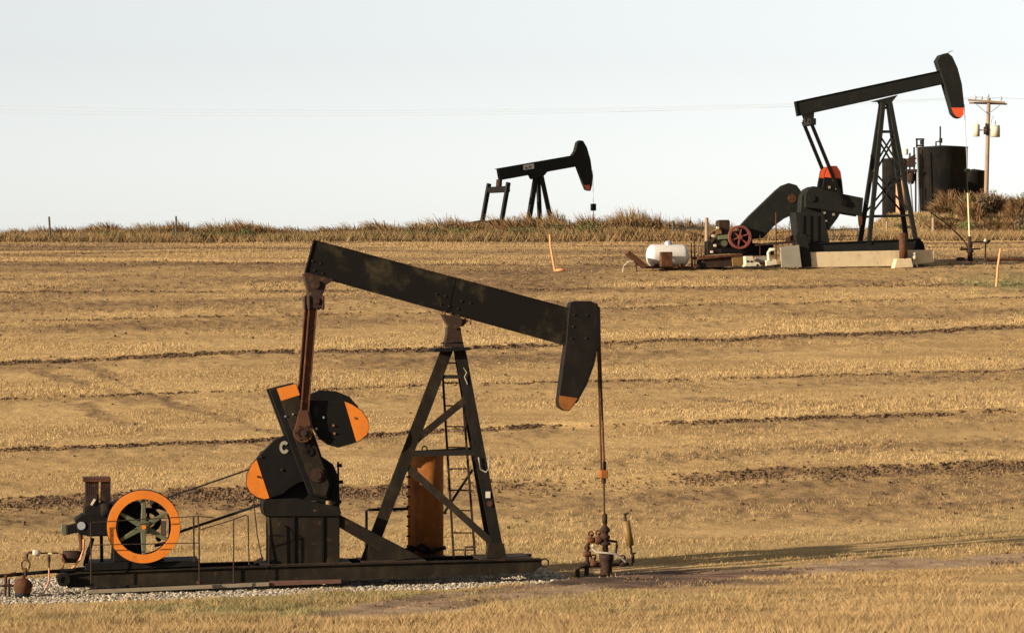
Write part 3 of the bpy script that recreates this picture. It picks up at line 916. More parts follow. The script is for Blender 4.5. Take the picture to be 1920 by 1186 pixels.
o = weight(wB, [(646, 752), (660, 758), (677, 769), (689, 786), (692, 800), (688, 814), (673, 826), (668, 827)], -.385, -.26)
mb = MB()
for q in ((606, 782), (593, 803)):
    c = P(q[0], q[1], -.39); MB().cyl(c + Vector((0, .01, 0)), c + Vector((0, -.02, 0)), .022, n=10).build('bolt', 'grey', o)
mb = MB()
for q in ((665, 783), (625, 797), (627, 812)):
    c = P(q[0], q[1], -.39); MB().cyl(c + Vector((0, .01, 0)), c + Vector((0, -.02, 0)), .022, n=10).build('bolt', 'ochre', o)
mb = MB(); c = P(592, 771, -.385)
mb.prism([(c.x + .05 * math.cos(t), c.z + .10 * math.sin(t)) for t in np.linspace(0, 2 * math.pi, 18)[:-1]], -.393, -.385)
mb.build('slot_shade', 'rubber', o)  # black oval on the face, painted dark for the shade inside an open slot
prism(A, [(466, 880), (490, 846), (540, 822), (590, 850), (585, 905), (560, 938), (500, 941), (480, 933), (467, 917)], .26, .385).build('counterweight', 'clean', near, .012)
prism(A, [(560, 760), (575, 741), (600, 731), (630, 733), (655, 743), (672, 762), (665, 800), (600, 825)], .26, .385).build('counterweight', 'clean', near, .012)
# ---- pitman arms, equalizer
pin = P(568, 811, -.46); top = P(588, 560, -.46)
def pitman(y0, nm=None):
    mb = MB()
    a_ = Vector((top.x, y0, top.z)); b_ = Vector((pin.x, y0, pin.z))
    mb.channel(a_, b_, .155, .10, .02)
    mb.cyl((pin.x, y0 - .07, pin.z), (pin.x, y0 + .06, pin.z), .175, n=26)
    mb.prism([(pin.x - .16, pin.z + .02), (pin.x + .16, pin.z + .02), (pin.x + .085, pin.z + .42), (pin.x - .065, pin.z + .42)], y0 - .055, y0 + .045)
    o = mb.build('pitman_arm', 'rust', near)
    mb = MB(); mb.cyl((pin.x, y0 - .11, pin.z), (pin.x, y0 + .1, pin.z), .062, n=16); mb.ring((pin.x, y0 - .07, pin.z), .085, .12, -.015, .0, 20)
    for k in range(6):
        t = k * math.pi / 3; mb.cyl((pin.x + .14 * math.cos(t), y0 - .09, pin.z + .14 * math.sin(t)), (pin.x + .14 * math.cos(t), y0 - .06, pin.z + .14 * math.sin(t)), .015, n=6)
    mb.build('crank_pin', 'darkrust', o)
pitman(-.46); pitman(.40)
e = P(588, 562, 0)
mb = MB(); mb.box(e.x - .10, e.x + .10, -.42, .36, e.z - .12, e.z + .13)
for yy in (-.46, .40): mb.box(e.x - .13, e.x + .13, yy - .06, yy + .05, e.z - .17, e.z + .10); mb.box(e.x - .155, e.x - .105, yy - .085, yy + .06, e.z - .19, e.z + .08); mb.box(e.x + .105, e.x + .155, yy - .085, yy + .06, e.z - .19, e.z + .08); mb.cyl((e.x, yy - .10, e.z - .02), (e.x, yy, e.z - .02), .06, n=14)
mb.build('equalizer', 'darkrust', near, .02)
mb = prism(A, [(568, 513), (577, 511), (628, 524), (612, 533), (606, 552), (578, 552), (573, 530)], -.13, .13)
eb = mb.build('equalizer_bearing', 'darkrust', near, .015)
c = P(591, 533, -.13); MB().cyl((c.x, -.17, c.z), (c.x, .17, c.z), .085, n=20).build('bearing_cap', 'darkrust', eb)
# ---- walking beam
tl, tr, br, bl = A.poly([(589, 449), (1072, 578), (1060, 647), (572, 512)], -.11)
mb = MB()
mb.prism([off2(tl, bl, .02), off2(tr, br, .02), off2(br, tr, .02), off2(bl, tl, .02)], -.085, .085)
mb.prism([tl, tr, off2(tr, br, .024), off2(tl, bl, .024)], -.11, .11)
mb.prism([off2(bl, tl, .024), off2(br, tr, .024), br, bl], -.11, .11)
beam = mb.build('walking_beam', 'beam', near, .004)
mb = MB(); mb.prism([tl, off2(tl, tr, .014), off2(bl, br, .014), bl], -.106, .106); mb.build('end_plate', 'clean', beam)
mb = MB()
for t in (.545,):
    a_ = tuple(tl[i] + (tr[i] - tl[i]) * t for i in (0, 1)); b_ = tuple(bl[i] + (br[i] - bl[i]) * t for i in (0, 1))
    a_ = off2(a_, b_, .03); b_ = off2(b_, a_, .03)
    mb.prism([a_, off2(a_, (a_[0] + tr[0] - tl[0], a_[1] + tr[1] - tl[1]), .012), off2(b_, (b_[0] + br[0] - bl[0], b_[1] + br[1] - bl[1]), .012), b_], -.092, .092)
mb.build('stiffener', 'beam', beam)
for px, py in ((818, 547), (834, 551), (865, 560), (881, 564), (826, 566), (842, 570), (858, 575)):
    c = P(px, py + 4, -.088); MB().cyl(c, c + Vector((0, -.018, 0)), .016, n=8).build('beam_bolt', 'darkrust', beam)
for px, py in ((585, 492), (600, 497), (589, 510), (604, 515)):
    c = P(px, py - 3, -.088); MB().cyl(c, c + Vector((0, -.018, 0)), .016, n=8).build('beam_bolt', 'darkrust', beam)
# ---- horse head
hh = [(1070, 567), (1080, 564), (1108, 564), (1118, 569), (1122, 580), (1123, 605), (1120, 640), (1112, 682), (1098, 720), (1079, 755), (1068, 770), (1060, 770), (1049, 764), (1047, 753), (1055, 690), (1062, 640), (1066, 585)]
hd = prism(A, hh, -.17, .17).build('horse_head', 'black', near, .012)
prism(A, [(1049, 741), (1083, 746), (1068, 769), (1060, 769), (1050, 763), (1048, 753)], -.177, -.17).build('painted_tip', 'orange_worn', hd)
for px, py in ((1076, 590), (1074, 612), (1071, 634), (1100, 590), (1098, 634)):
    c = P(px, py, -.17); MB().cyl(c, c + Vector((0, -.018, 0)), .018, n=8).build('head_bolt', 'darkrust', hd)
arc = A.poly([(1118, 569), (1123, 580), (1124, 605), (1121, 640), (1113, 682), (1099, 720), (1080, 755)], -.17)
mb = MB()
for a_, b_ in zip(arc[:-1], arc[1:]): mb.bar((a_[0], 0, a_[1]), (b_[0], 0, b_[1]), .025, .40)
mb.build('wireline_track', 'clean', hd)
# ---- bridle, carrier bar, polished rod
cb = P(1131, 890, 0)
for s_, pl in ((-.09, ((1123, 575), (1123, 596), (1121.5, 655), (1124, 760), (1128, 890))), (.09, ((1123, 575), (1124, 600), (1125, 655), (1128.5, 760), (1133.5, 890)))):
    MB().tube([P(x_, y_, s_) for x_, y_ in pl], .021, 8).build('bridle_cable', 'rust', near)
mb = MB(); mb.box(cb.x - .07, cb.x + .07, -.14, .14, cb.z - .06, cb.z + .10)
mb.build('carrier_bar', 'orange_worn', near, .012)
mb = MB(); w0 = P(1134, 1010, 0)
mb.tube([(cb.x + .01, 0, cb.z + .18), (w0.x, 0, w0.z)], .016, 10)
mb.build('polished_rod', 'darkrust', near)
mb = MB(); mb.cyl((cb.x + .02, -.04, cb.z + .08), (cb.x + .02, -.04, cb.z + .26), .03, n=10); mb.cyl((cb.x + .01, 0, cb.z - .16), (cb.x + .01, 0, cb.z - .07), .045, n=12)
mb.build('rod_clamp', 'darkrust', near)
# ---- samson post
c = P(851, 603, 0)
mb = MB(); mb.cyl((c.x, -.17, c.z), (c.x, .17, c.z), .135, n=24); mb.prism(A.poly([(828, 588), (880, 600), (868, 612), (838, 606)], -.14), -.14, .14)
sb = mb.build('saddle_bearing', 'darkrust', near, .008)
mb = MB()
for q in ((836, 583), (848, 586), (862, 590), (874, 594), (884, 597)):
    for yy in (-.12, .12):
        k = P(q[0] - 2, q[1] + 5, yy); MB().cyl(k + Vector((0, 0, -.07)), k + Vector((0, 0, .05)), .018, n=6).build('saddle_bolt', 'rust', sb)
mb = prism(A, [(839, 612), (864, 614), (866, 630), (871, 652), (832, 650), (837, 630)], -.13, .13)
mb.build('post_head', 'darkrust', near, .012)
mb = prism(A, [(815, 653), (882, 651), (882, 656), (815, 660)], -.36, .36)
c = P(829, 646, -.3); mb.tube([P(828, 655, -.3), P(827, 643, -.3), P(868, 642, -.3), P(869, 654, -.3)], .018, 6)
mb.build('service_platform', 'clean', near)
legs = {}
def leg(nm, a_, b_, w, mat='black'):
    mb = MB(); mb.bar(a_, b_, w, w * .7); mb.bar(a_ + Vector((0, -w * .36, 0)), b_ + Vector((0, -w * .36, 0)), w * 1.12, .016); return mb.build(nm, mat, near)
rA0, rA1 = P(838, 654, 0), P(686, 1052, 0)
nl0, nl1 = P(862, 655, -.10), P(936, 1046, -.40)
fl0 = Vector((nl0.x, .10, nl0.z)); fl1 = Vector((nl1.x, .40, nl1.z))
leg('post_leg', rA0, rA1, .20, 'brownblack'); leg('post_leg', nl0, nl1, .18); leg('post_leg', fl0, fl1, .175)
def on(a_, b_, py):
    """point of a leg at a photograph row"""
    best = min((abs(593 - F * ((a_ + (b_ - a_) * t + A.o).z - H) / ((A.o + A.ux * (a_ + (b_ - a_) * t).x + A.uy * (a_ + (b_ - a_) * t).y).y) - py), t) for t in np.linspace(0, 1, 400))
    return a_ + (b_ - a_) * best[1]
def brace(p, q, w, d_, mat='black', nm='post_brace'):
    return MB().bar(p, q, w, d_).build(nm, mat, near)
front = Vector((0, -.02, 0))
brace(on(rA0, rA1, 850) + front, on(nl0, nl1, 848), .10, .07)
brace(on(rA0, rA1, 832) + front, on(nl0, nl1, 744), .13, .06, 'brownblack')
brace(on(rA0, rA1, 868) + front, on(nl0, nl1, 1025), .13, .06, 'brownblack')
brace(on(rA0, rA1, 850) - front, on(fl0, fl1, 843), .10, .07)
brace(on(rA0, rA1, 706), on(nl0, nl1, 706), .07, .05)
brace(P(832, 962, .25), P(886, 880, .28), .045, .04)
brace(on(nl0, nl1, 850), on(fl0, fl1, 843), .07, .07)
# gear brace and gusset
prism(A, [(606, 950), (640, 966), (790, 1044), (742, 1050), (636, 988), (610, 984)], -.36, -.22).build('gear_brace', 'brownblack', near, .008)
MB().prism(A.poly([(606, 950), (640, 966), (790, 1044), (742, 1050), (636, 988), (610, 984)], -.36), .22, .36).build('gear_brace', 'brownblack', near, .008)
prism(A, [(681, 1055), (694, 1014), (712, 1010), (740, 1034), (752, 1054)], -.20, -.12).build('gusset', 'brownblack', near, .006)
prism(A, [(911, 1046), (916, 1018), (945, 1018), (950, 1046)], -.55, -.38).build('foot_plate', 'brownblack', near, .008)
# ladder
mb = MB()
la0, la1, lb0, lb1 = P(828, 668, .16), P(851, 1047, .20), P(862, 668, .16), P(891, 1047, .20)
ld = MB().bar(la0, la1, .04, .05).bar(lb0, lb1, .04, .05).build('ladder', 'darkrust', near)
for py in (680, 717, 760, 799, 838, 878, 918, 956, 998, 1030):
    t = (py - 668) / 379
    MB().cyl(la0.lerp(la1, t), lb0.lerp(lb1, t), .014, n=8).build('rung', 'darkrust', ld)
# small things on the front leg
q = on(nl0, nl1, 926) + Vector((0, -.10, 0)); MB().box(q.x - .045, q.x + .045, q.y - .006, q.y, q.z - .06, q.z + .06).build('tag_plate', 'cream', near)
q = on(nl0, nl1, 943) + Vector((0, -.10, 0)); MB().cyl(q, q + Vector((0, -.012, 0)), .055, n=16).build('round_plate', 'rust', near)
q = on(nl0, nl1, 868) + Vector((.05, -.10, 0)); MB().tube([q + Vector((-.12, 0, .12)), q + Vector((-.08, -.01, -.1)), q + Vector((.02, -.02, -.16)), q + Vector((.09, -.01, -.08)), q + Vector((.09, 0, .16))], .014, 8).build('hook', 'slab', near)
q = on(nl0, nl1, 700) + Vector((.0, -.10, 0)); MB().tube([q + Vector((-.03, 0, .12)), q + Vector((.03, -.01, .02)), q + Vector((-.01, -.01, -.06)), q + Vector((.05, 0, -.2))], .010, 6).build('chain', 'slab', near)
mb = MB(); mb.tube([P(872, 1042, -.3), P(872, 1025, -.3), P(893, 1024, -.3)], .022, 8); mb.build('pipe_stub', 'darkrust', near)
# brake lever
mb = MB(); mb.tube([P(475, 936, -.5), P(482, 1000, -.5), P(491, 1046, -.5)], .011, 6); mb.bar(P(476, 1054, -.5), P(494, 1045, -.5), .05, .05)
mb.build('brake_lever', 'darkrust', near)

# ---- planks under the skid
o = prism(A, [(165, 1106), (505, 1091), (505, 1098), (160, 1113)], -.74, -.40).build('timber_plank', 'plank', None, .006)
o.location = A.o; o.rotation_euler = (0, 0, A.yaw); tag(o, 'long pale weathered plank wedged under the left half of the black skid', 'plank')
o = prism(A, [(506, 1089), (640, 1086), (640, 1093), (506, 1098)], -.70, -.42).build('timber_plank', 'rustplank', None, .006)
o.location = A.o; o.rotation_euler = (0, 0, A.yaw); tag(o, 'short red brown plank under the skid below the gear pedestal', 'plank')

# ================================================================== NEAR ENGINE
en = A.root('engine', 'black oilfield engine with a big orange flywheel and a rusty radiator', 'engine')
wc = P(269.5, 987, -.72)
RO = .665
fw = MB().ring((wc.x, 0, wc.z), RO - .155, RO, -.74, -.60).build('flywheel', 'orange', en, .006)
MB().ring((wc.x, 0, wc.z), RO - .17, RO + .014, -.60, -.50).build('rim_edge', 'rubber', fw)
for k in range(6):
    t = R(90 + 60 * k)
    dv = Vector((math.cos(t), 0, math.sin(t)))
    c0 = Vector((wc.x, -.66, wc.z)) + dv * .07; c1 = Vector((wc.x, -.66, wc.z)) + dv * (RO - .14)
    n_ = Vector((-dv.z, 0, dv.x))
    mb = MB(); mb.prism([((c0 + n_ * .055).x, (c0 + n_ * .055).z), ((c1 + n_ * .030).x, (c1 + n_ * .030).z), ((c1 - n_ * .030).x, (c1 - n_ * .030).z), ((c0 - n_ * .055).x, (c0 - n_ * .055).z)], -.69, -.63)
    mb.build('spoke', 'olive', fw, .01)
MB().cyl((wc.x, -.74, wc.z), (wc.x, -.55, wc.z), .12, n=22).cyl((wc.x, -.78, wc.z), (wc.x, -.70, wc.z), .085, n=22).build('hub', 'olive', fw)
MB().cyl((wc.x, -.80, wc.z), (wc.x, -.77, wc.z), .042, n=16).build('hub_cap', 'orange', fw)
MB().cyl((wc.x, -.60, wc.z), (wc.x, .35, wc.z), .05, n=14).build('crankshaft', 'clean', en)
bk = prism(A, [(207, 945), (228, 938), (262, 940), (272, 962), (274, 1000), (262, 1052), (212, 1054), (212, 1006)], -.42, .25).build('engine_block', 'clean', en, .02)
prism(A, [(140, 974), (152, 965), (162, 962), (214, 958), (216, 1004), (166, 1005), (146, 1000)], -.40, .22).build('cylinder_head', 'clean', en, .02)
prism(A, [(158, 948), (212, 942), (212, 964), (156, 968)], -.34, .2).build('water_jacket', 'black', en, .02)
# radiator with upright fins and one open slot
mb = MB()
a_, b_ = P(160, 902, -.30), P(208, 952, -.30)
for k in range(13):
    if k in (7,): continue
    x0 = a_.x + (b_.x - a_.x) * k / 13
    mb.box(x0 + .004, x0 + .030, -.30, .24, b_.z, a_.z)
mb.build('radiator', 'darkrust', en)
prism(A, [(155, 895), (208, 895), (208, 903), (156, 903)], -.34, .28).build('radiator_top', 'rust', en, .006)
prism(A, [(160, 930), (182, 926), (182, 952), (160, 952)], -.33, -.305).build('radiator_shroud', 'darkrust', en)
c = P(174, 941, -.36); MB().bar(c + Vector((-.03, 0, -.05)), c + Vector((.04, 0, .06)), .04, .02).build('pale_bracket', 'cream', en)
mb = MB(); c = P(198, 955, -.40); mb.lathe(c + Vector((-.09, 0, 0)), c + Vector((.1, 0, 0)), [(0, .0), (.0, .10), (.06, .13), (.13, .13), (.19, .1), (.19, 0)], 18); mb.build('thermostat_housing', 'brownblack', en)
mb = prism(A, [(115, 983), (125, 983), (125, 1002), (119, 1004), (114, 996)], -.34, -.12); mb.build('air_cleaner_cap', 'olive', en, .01)
prism(A, [(125, 985), (143, 981), (146, 999), (138, 999), (125, 1003)], -.36, -.10).build('air_cleaner', 'clean', en, .015)
c = P(152.5, 985, -.42); MB().cyl(c, c + Vector((0, .1, 0)), .075, n=20).build('cover_disc', 'grey', en)
mb = MB()
for q, r in (((292, 948), .07), ((243, 955), .09), ((298, 1010), .05)):
    c = P(q[0], q[1], -.38); mb.cyl(c, c + Vector((0, .35, 0)), r, n=16)
mb.tube([P(285, 945, -.3), P(312, 955, -.3), P(320, 975, -.3), P(318, 1015, -.3), P(290, 1022, -.3)], .035, 8)
mb.build('engine_pipework', 'clean', en)
mb = MB(); c = P(307, 990, -.34); mb.box(c.x - .05, c.x + .05, -.34, -.28, c.z - .14, c.z + .14); mb.build('ignition_box', 'cream', en, .01)
# mounts and base
mb = prism(A, [(160, 1056), (375, 1050), (375, 1061), (160, 1070)], -.62, .5)
mb.build('engine_base', 'clean', en, .008)
MB().prism(A.poly([(213, 1004), (222, 1004), (230, 1052), (208, 1056)], -.40), -.40, .1).build('engine_mount', 'black', en)
MB().prism(A.poly([(280, 1040), (305, 1046), (312, 1054), (270, 1054)], -.40), -.40, .1).build('engine_mount', 'black', en)
MB().bar(P(190, 1004, -.1), P(191, 1056, -.1), .06, .06).build('support_leg', 'black', en)
MB().bar(P(174, 1008, -.2), P(160, 1058, -.2), .07, .07).build('support_leg', 'black', en)
mb = MB(); mb.tube([P(150, 1000, -.3), P(153, 1020, -.3), P(152, 1040, -.3)], .045, 10); mb.build('exhaust_pipe', 'rust', en)
c = P(116, 1043, -.4); c2 = P(149, 1043, -.4)
MB().lathe(c, c2, [(0, 0), (0, .085), (.03, .115), (.30, .115), (.335, .085), (.335, 0)], 20).build('muffler', 'darkrust', en)
for pts in ([(110, 1037), (116, 1040), (120, 1050), (118, 1062), (106, 1080)], [(157, 1010), (157, 1030), (150, 1048), (138, 1062), (130, 1070)]):
    MB().tube([P(x_, y_, -.52) for x_, y_ in pts], .020, 8).build('hose', 'hose', en)
MB().bar(P(163, 1035, -.4), P(172, 1015, -.4), .05, .04).bar(P(158, 1060, -.4), P(166, 1030, -.4), .06, .05).build('throttle_link', 'clean', en)
for dy in (0, .07):
    MB().bar(P(303, 936, .02 + dy), P(520, 861, .02 + dy), .030, .035).build('drive_belt', 'rubber', en)
    MB().bar(P(320, 1003 - 30 * dy, .02 + dy), P(520, 936 - 30 * dy, .02 + dy), .030, .035).build('drive_belt', 'rubber', en)
c = P(290, 975, .05); MB().ring((c.x - .12, 0, c.z), .14, .24, -.02, .16, 30).cyl((c.x - .12, -.02, c.z), (c.x - .12, .16, c.z), .07).bar((c.x - .34, .07, c.z), (c.x + .10, .07, c.z), .05, .06).bar((c.x - .12, .07, c.z - .22), (c.x - .12, .07, c.z + .22), .05, .06).build('belt_pulley', 'clean', en)

# guard rails
gr = A.root('guard_rail', 'thin rusty guard rail in front of the orange flywheel', 'railing')
yo = -.88
MB().tube([P(171, 1094, yo), P(170, 978, yo)], .013, 6).build('post', 'darkrust', gr)
MB().tube([P(374, 1091, yo), P(373, 992, yo), P(371, 966, yo)], .014, 6).build('post', 'darkrust', gr)
MB().bar(P(364, 1052, yo + .15), P(363, 967, yo + .15), .03, .03).build('post', 'darkrust', gr)
MB().tube([P(170, 979, yo), P(280, 972, yo), P(371, 967, yo), P(400, 969, yo)], .010, 6).build('top_rail', 'darkrust', gr)
MB().tube([P(171, 1021, yo), P(373, 1017, yo)], .010, 6).build('middle_rail', 'darkrust', gr)
MB().cyl(P(374, 1094, yo), P(374, 1088, yo), .05, n=10).build('foot', 'darkrust', gr)
gr = A.root('guard_rail', 'short rusty rail with two thin posts between the flywheel and the gear pedestal', 'railing')
MB().tube([P(438, 1093, yo), P(438, 973, yo)], .012, 6).build('post', 'darkrust', gr)
MB().tube([P(467, 1058, yo + .2), P(465, 966, yo + .2)], .012, 6).build('post', 'darkrust', gr)
MB().tube([P(376, 992, yo), P(400, 985, yo), P(438, 973, yo), P(460, 965, yo + .2), P(466, 967, yo + .2)], .010, 6).build('top_rail', 'darkrust', gr)

# ================================================================== RUSTY VESSEL
ve = A.root('steel_vessel', 'upright rusty orange steel cylinder standing behind the post of the nearest pumpjack', 'vessel')
yv = 1.3
a_, b_ = P(798, 1046, yv), P(798, 853, yv)
rv = .345
MB().lathe(a_, b_, [(0, 0), (0, rv), ((b_ - a_).length, rv), ((b_ - a_).length + .05, rv * .8), ((b_ - a_).length + .07, 0)], 40).build('shell', 'vessel', ve)
MB().lathe(a_ + Vector((0, 0, -.04)), b_, [(0, rv + .04), (.10, rv + .04), (.10, rv - .01)], 40).build('base_ring', 'clean', ve)
mb = MB(); mb.tube([b_ + Vector((.05 * math.cos(t) - .02, 0, .11 + .07 * math.sin(t))) for t in np.linspace(0, 2 * math.pi, 14)], .014, 6); mb.build('lifting_eye', 'black', ve)
mb = MB()
for k in range(9):
    c = Vector((a_.x - rv, yv - .1, a_.z + .25 + .19 * k)); mb.box(c.x - .035, c.x + .02, c.y - .03, c.y + .03, c.z - .018, c.z + .018)
mb.build('side_cleat', 'darkrust', ve)
mb = MB(); mb.tube([P(687, 1042, yv), P(687, 957, yv), P(692, 955, yv), P(768, 953, yv)], .028, 8); mb.build('pipe', 'clean', ve)
mb = MB(); mb.tube([P(745, 1040, yv - .45), P(770, 1025, yv - .5), P(800, 1034, yv - .5), P(835, 1026, yv - .4)], .04, 8); mb.tube([P(770, 1035, yv - .5), P(790, 1020, yv - .5), P(815, 1036, yv - .5)], .035, 8)
mb.build('drain_pipe', 'clean', ve)

# ================================================================== NEAR WELLHEAD
wh = A.root('wellhead', 'rusty wellhead with valves and a brown canister, under the horse head of the nearest pumpjack', 'wellhead')
c = P(1137, 1092, 0); t_ = P(1137, 1036, 0)
hgt = t_.z - c.z
MB().lathe(c, t_, [(0, 0), (0, .115), (hgt * .55, .11), (hgt * .78, .13), (hgt * .8, .14), (hgt, .14), (hgt, 0)], 24).build('casing', 'darkrust', wh)
s0 = P(1135, 1037, 0); s1 = P(1134, 962, 0)
L = (s1 - s0).length
MB().lathe(s0, s1, [(0, .06), (L * .2, .055), (L * .22, .10), (L * .27, .10), (L * .29, .06), (L * .36, .07), (L * .38, .095), (L * .44, .095), (L * .46, .06), (L * .52, .065), (L * .56, .095), (L * .62, .095), (L * .7, .04), (L * .74, .035), (L * .76, .05), (L * .95, .05), (L, .025), (L * 1.0, 0)], 20).build('stuffing_box', 'darkrust', wh)
mb = MB()
mb.tube([P(1132, 1013, 0), P(1108, 1013, 0), P(1103, 1018, 0), P(1101, 1030, 0), P(1101, 1060, 0)], .038, 10)
mb.tube([P(1138, 1012, 0), P(1156, 1015, 0), P(1157, 1022, 0), P(1154, 1036, 0)], .026, 8)
mb.tube([P(1083, 1092, -.1), P(1083, 1066, -.1), P(1086, 1061, -.08), P(1100, 1059, 0), P(1130, 1058, 0)], .045, 10)
mb.tube([P(1100, 1060, .0), P(1100, 1083, 0)], .045, 10)
mb.tube([P(1146, 1058, 0), P(1186, 1057, 0), P(1187, 1052, 0), P(1186, 1036, 0)], .030, 10)
mb.build('flow_pipe', 'darkrust', wh)
mb = MB()
for q, r in (((1122, 1012), .08), ((1101, 1038), .06), ((1108, 1012), .06), ((1113, 1056), .065), ((1168, 1056), .055)):
    mb = MB(); k = P(q[0], q[1], 0); mb.lathe(k + Vector((-.07, 0, 0)), k + Vector((.07, 0, 0)), [(0, .0), (0, r * .8), (.03, r), (.11, r), (.14, r * .8), (.14, 0)], 14)
    mb.cyl(k, k + Vector((0, -.02, r + .06)), .02, n=8); mb.ring(k + Vector((0, 0, r + .06)), .03, .06, -.012, .012, 14)
    mb.build('valve', 'rust' if q[0] < 1150 else 'darkrust', wh)
mb = MB(); mb.tube([P(1110, 1021, -.12), P(1111, 1027, -.14), P(1118, 1034, -.15), P(1135, 1036, -.17), P(1153, 1037, -.15), P(1163, 1043, -.12), P(1173, 1052, -.08)], .022, 8); mb.build('white_hose', 'palehose', wh)
c0, c1 = P(1182, 1022, 0), P(1173, 976, 0)
L = (c1 - c0).length
MB().lathe(c0, c1, [(0, 0), (0, .075), (L, .075), (L, 0)], 20).build('canister', 'ochre', wh)
mb = MB(); mb.tube([c0, P(1184, 1036, 0)], .025, 8); mb.tube([c1, P(1172, 962, 0)], .025, 8); mb.bar(P(1169, 963, 0), P(1179, 962, 0), .03, .03); mb.bar(P(1182, 1037, 0), P(1193, 1036, 0), .03, .03)
mb.build('canister_fitting', 'darkrust', wh)

# ================================================================== DRIP POT at the left edge
dp = A.root('drip_pot', 'rusty round drip pot with small pipes left of the nearest skid', 'drip pot')
yd = -.75
a_, b_ = P(42, 1117, yd), P(44, 1078, yd)
L = (b_ - a_).length
MB().lathe(a_, b_, [(0, 0), (0, .12), (.05, .13), (.10, .155), (.20, .175), (.27, .15), (.32, .08), (.34, .035), (L, .035), (L, 0)], 20).build('pot', 'rust', dp)
MB().lathe(a_, b_, [(-.01, 0), (-.01, .135), (.06, .145), (.075, .12)], 20).build('pot_base', 'rubber', dp)
k = P(47, 1058, yd); MB().tube([k + Vector((.075 * math.cos(t), 0, .10 * math.sin(t))) for t in np.linspace(0, 2 * math.pi, 18)], .028, 8).build('gauge_ring', 'ochre', dp)
for pl, r_ in ((((48, 1080), (49, 1064)), .03), (((50, 1050), (51, 1038), (54, 1035), (62, 1035)), .022), (((74, 1036), (110, 1036)), .014), (((92, 1037), (92, 1064)), .016), (((4, 1097), (30, 1097)), .025), (((17, 1118), (17, 1085)), .022)):
    MB().tube([P(x_, y_, yd) for x_, y_ in pl], r_, 8).build('small_pipe', 'darkrust', dp)
MB().cyl(P(92, 1052, yd), P(92, 1043, yd), .03, n=10).build('pipe_coupling', 'darkrust', dp)
k0, k1 = P(61, 1035, yd), P(75, 1036, yd); MB().lathe(k0, k1, [(0, 0), (0, .045), (.04, .06), (.10, .06), (.14, .04), (.14, 0)], 14).build('filter_bowl', 'palehose', dp)
k0, k1 = P(90, 1037, yd), P(97, 1037, yd); MB().cyl(k0, k1, .022, n=8).build('brass_fitting', 'palerod', dp)
MB().tube([P(92, 1064, yd), P(92, 1085, yd), P(88, 1100, yd), P(80, 1112, yd), P(70, 1118, yd)], .013, 8).build('hose', 'hose', dp)
o = MB().tube([P(-140, 1088, -.55), P(0, 1079, -.55), P(90, 1071, -.55), P(165, 1066, -.52)], .035, 10).build('flow_line', 'clean')
o.location = A.o; o.rotation_euler = (0, 0, A.yaw); tag(o, 'black pipe running left from the engine over the gravel', 'pipe')
mb = MB(); mb.tube([P(9, 1121, -.7), P(11, 1078, -.7)], .028, 8); mb.tube([P(11, 1078, -.7), P(30, 1073, -.6)], .022, 8)
o = mb.build('pipe_stand', 'rust'); o.location = A.o; o.rotation_euler = (0, 0, A.yaw); tag(o, 'thin rusty pipe stand propping the black pipe at the far left edge', 'pipe stand')

# ================================================================== FAR RIGHT PUMP
B = Rig(1620, 496, 125.0, R(12))
P = B.P
fp = B.root('pumpjack', 'black pumpjack on a long concrete footing, its raised horse head tipped red orange', 'pumpjack')
# footing
o = prism(B, [(1500, 473), (1752, 468), (1752, 491), (1700, 499), (1500, 502)], -.75, .75).build('concrete_footing', 'concrete', None, .02)
o.location = B.o; o.rotation_euler = (0, 0, B.yaw); tag(o, 'long pale concrete footing under the skid of the right hand pumpjack', 'footing')
# skid
mb = MB()
tp = B.poly([(1503, 456), (1726, 447)], -.62); bt = B.poly([(1503, 474), (1735, 467)], -.62)
for yc in (-.56, .56):
    mb.prism([tp[0], tp[1], bt[1], bt[0]], yc - .025, yc + .025)
    mb.prism([tp[0], tp[1], (tp[1][0], tp[1][1] - .03), (tp[0][0], tp[0][1] - .03)], yc - .09, yc + .09)
    mb.prism([bt[0], bt[1], (bt[1][0], bt[1][1] + .03), (bt[0][0], bt[0][1] + .03)], yc - .09, yc + .09)
for px in (1508, 1560, 1620, 1680, 1722):
    p = P(px, 456, -.62); mb.box(p.x - .06, p.x + .06, -.53, .53, p.z - .28, p.z - .02)
mb.build('skid', 'farblack', fp)
prism(B, [(1718, 452), (1730, 452), (1734, 462), (1734, 470), (1714, 470)], -.68, -.55).build('skid_end', 'clean', fp, .01)
prism(B, [(1491, 398), (1546, 399), (1551, 430), (1556, 456), (1556, 474), (1500, 474)], -.42, .42).build('gear_pedestal', 'farblack', fp, .015)
mb = MB()
for x0 in (1506, 1519, 1533): MB().prism(B.poly([(x0, 404), (x0 + 2, 404), (x0 + 2, 470), (x0, 470)], -.45), -.45, -.42).build('panel_rib', 'clean', fp)
prism(B, [(1491, 440), (1512, 440), (1520, 476), (1522, 500), (1502, 501)], -.80, -.66).build('skid_foot', 'farblack', fp, .01)
gb = prism(B, [(1500, 400), (1502, 368), (1512, 354), (1526, 349), (1541, 354), (1550, 370), (1550, 400)], -.23, .23).build('gearbox', 'farblack', fp, .03)
# belt guard
bg_pts = [(1386, 426), (1405, 405), (1455, 357), (1466, 348), (1480, 343), (1494, 347), (1503, 359), (1505, 380), (1503, 396), (1490, 401), (1470, 410), (1450, 425), (1432, 446), (1396, 450)]
bg = prism(B, bg_pts, .26, .50).build('belt_guard', 'farblack', fp, .02)
c = P(1485, 372, .26); MB().ring(c, .08, .17, -.02, .0, 20).cyl(c, c + Vector((0, -.03, 0)), .07).build('guard_hub', 'rust', bg)
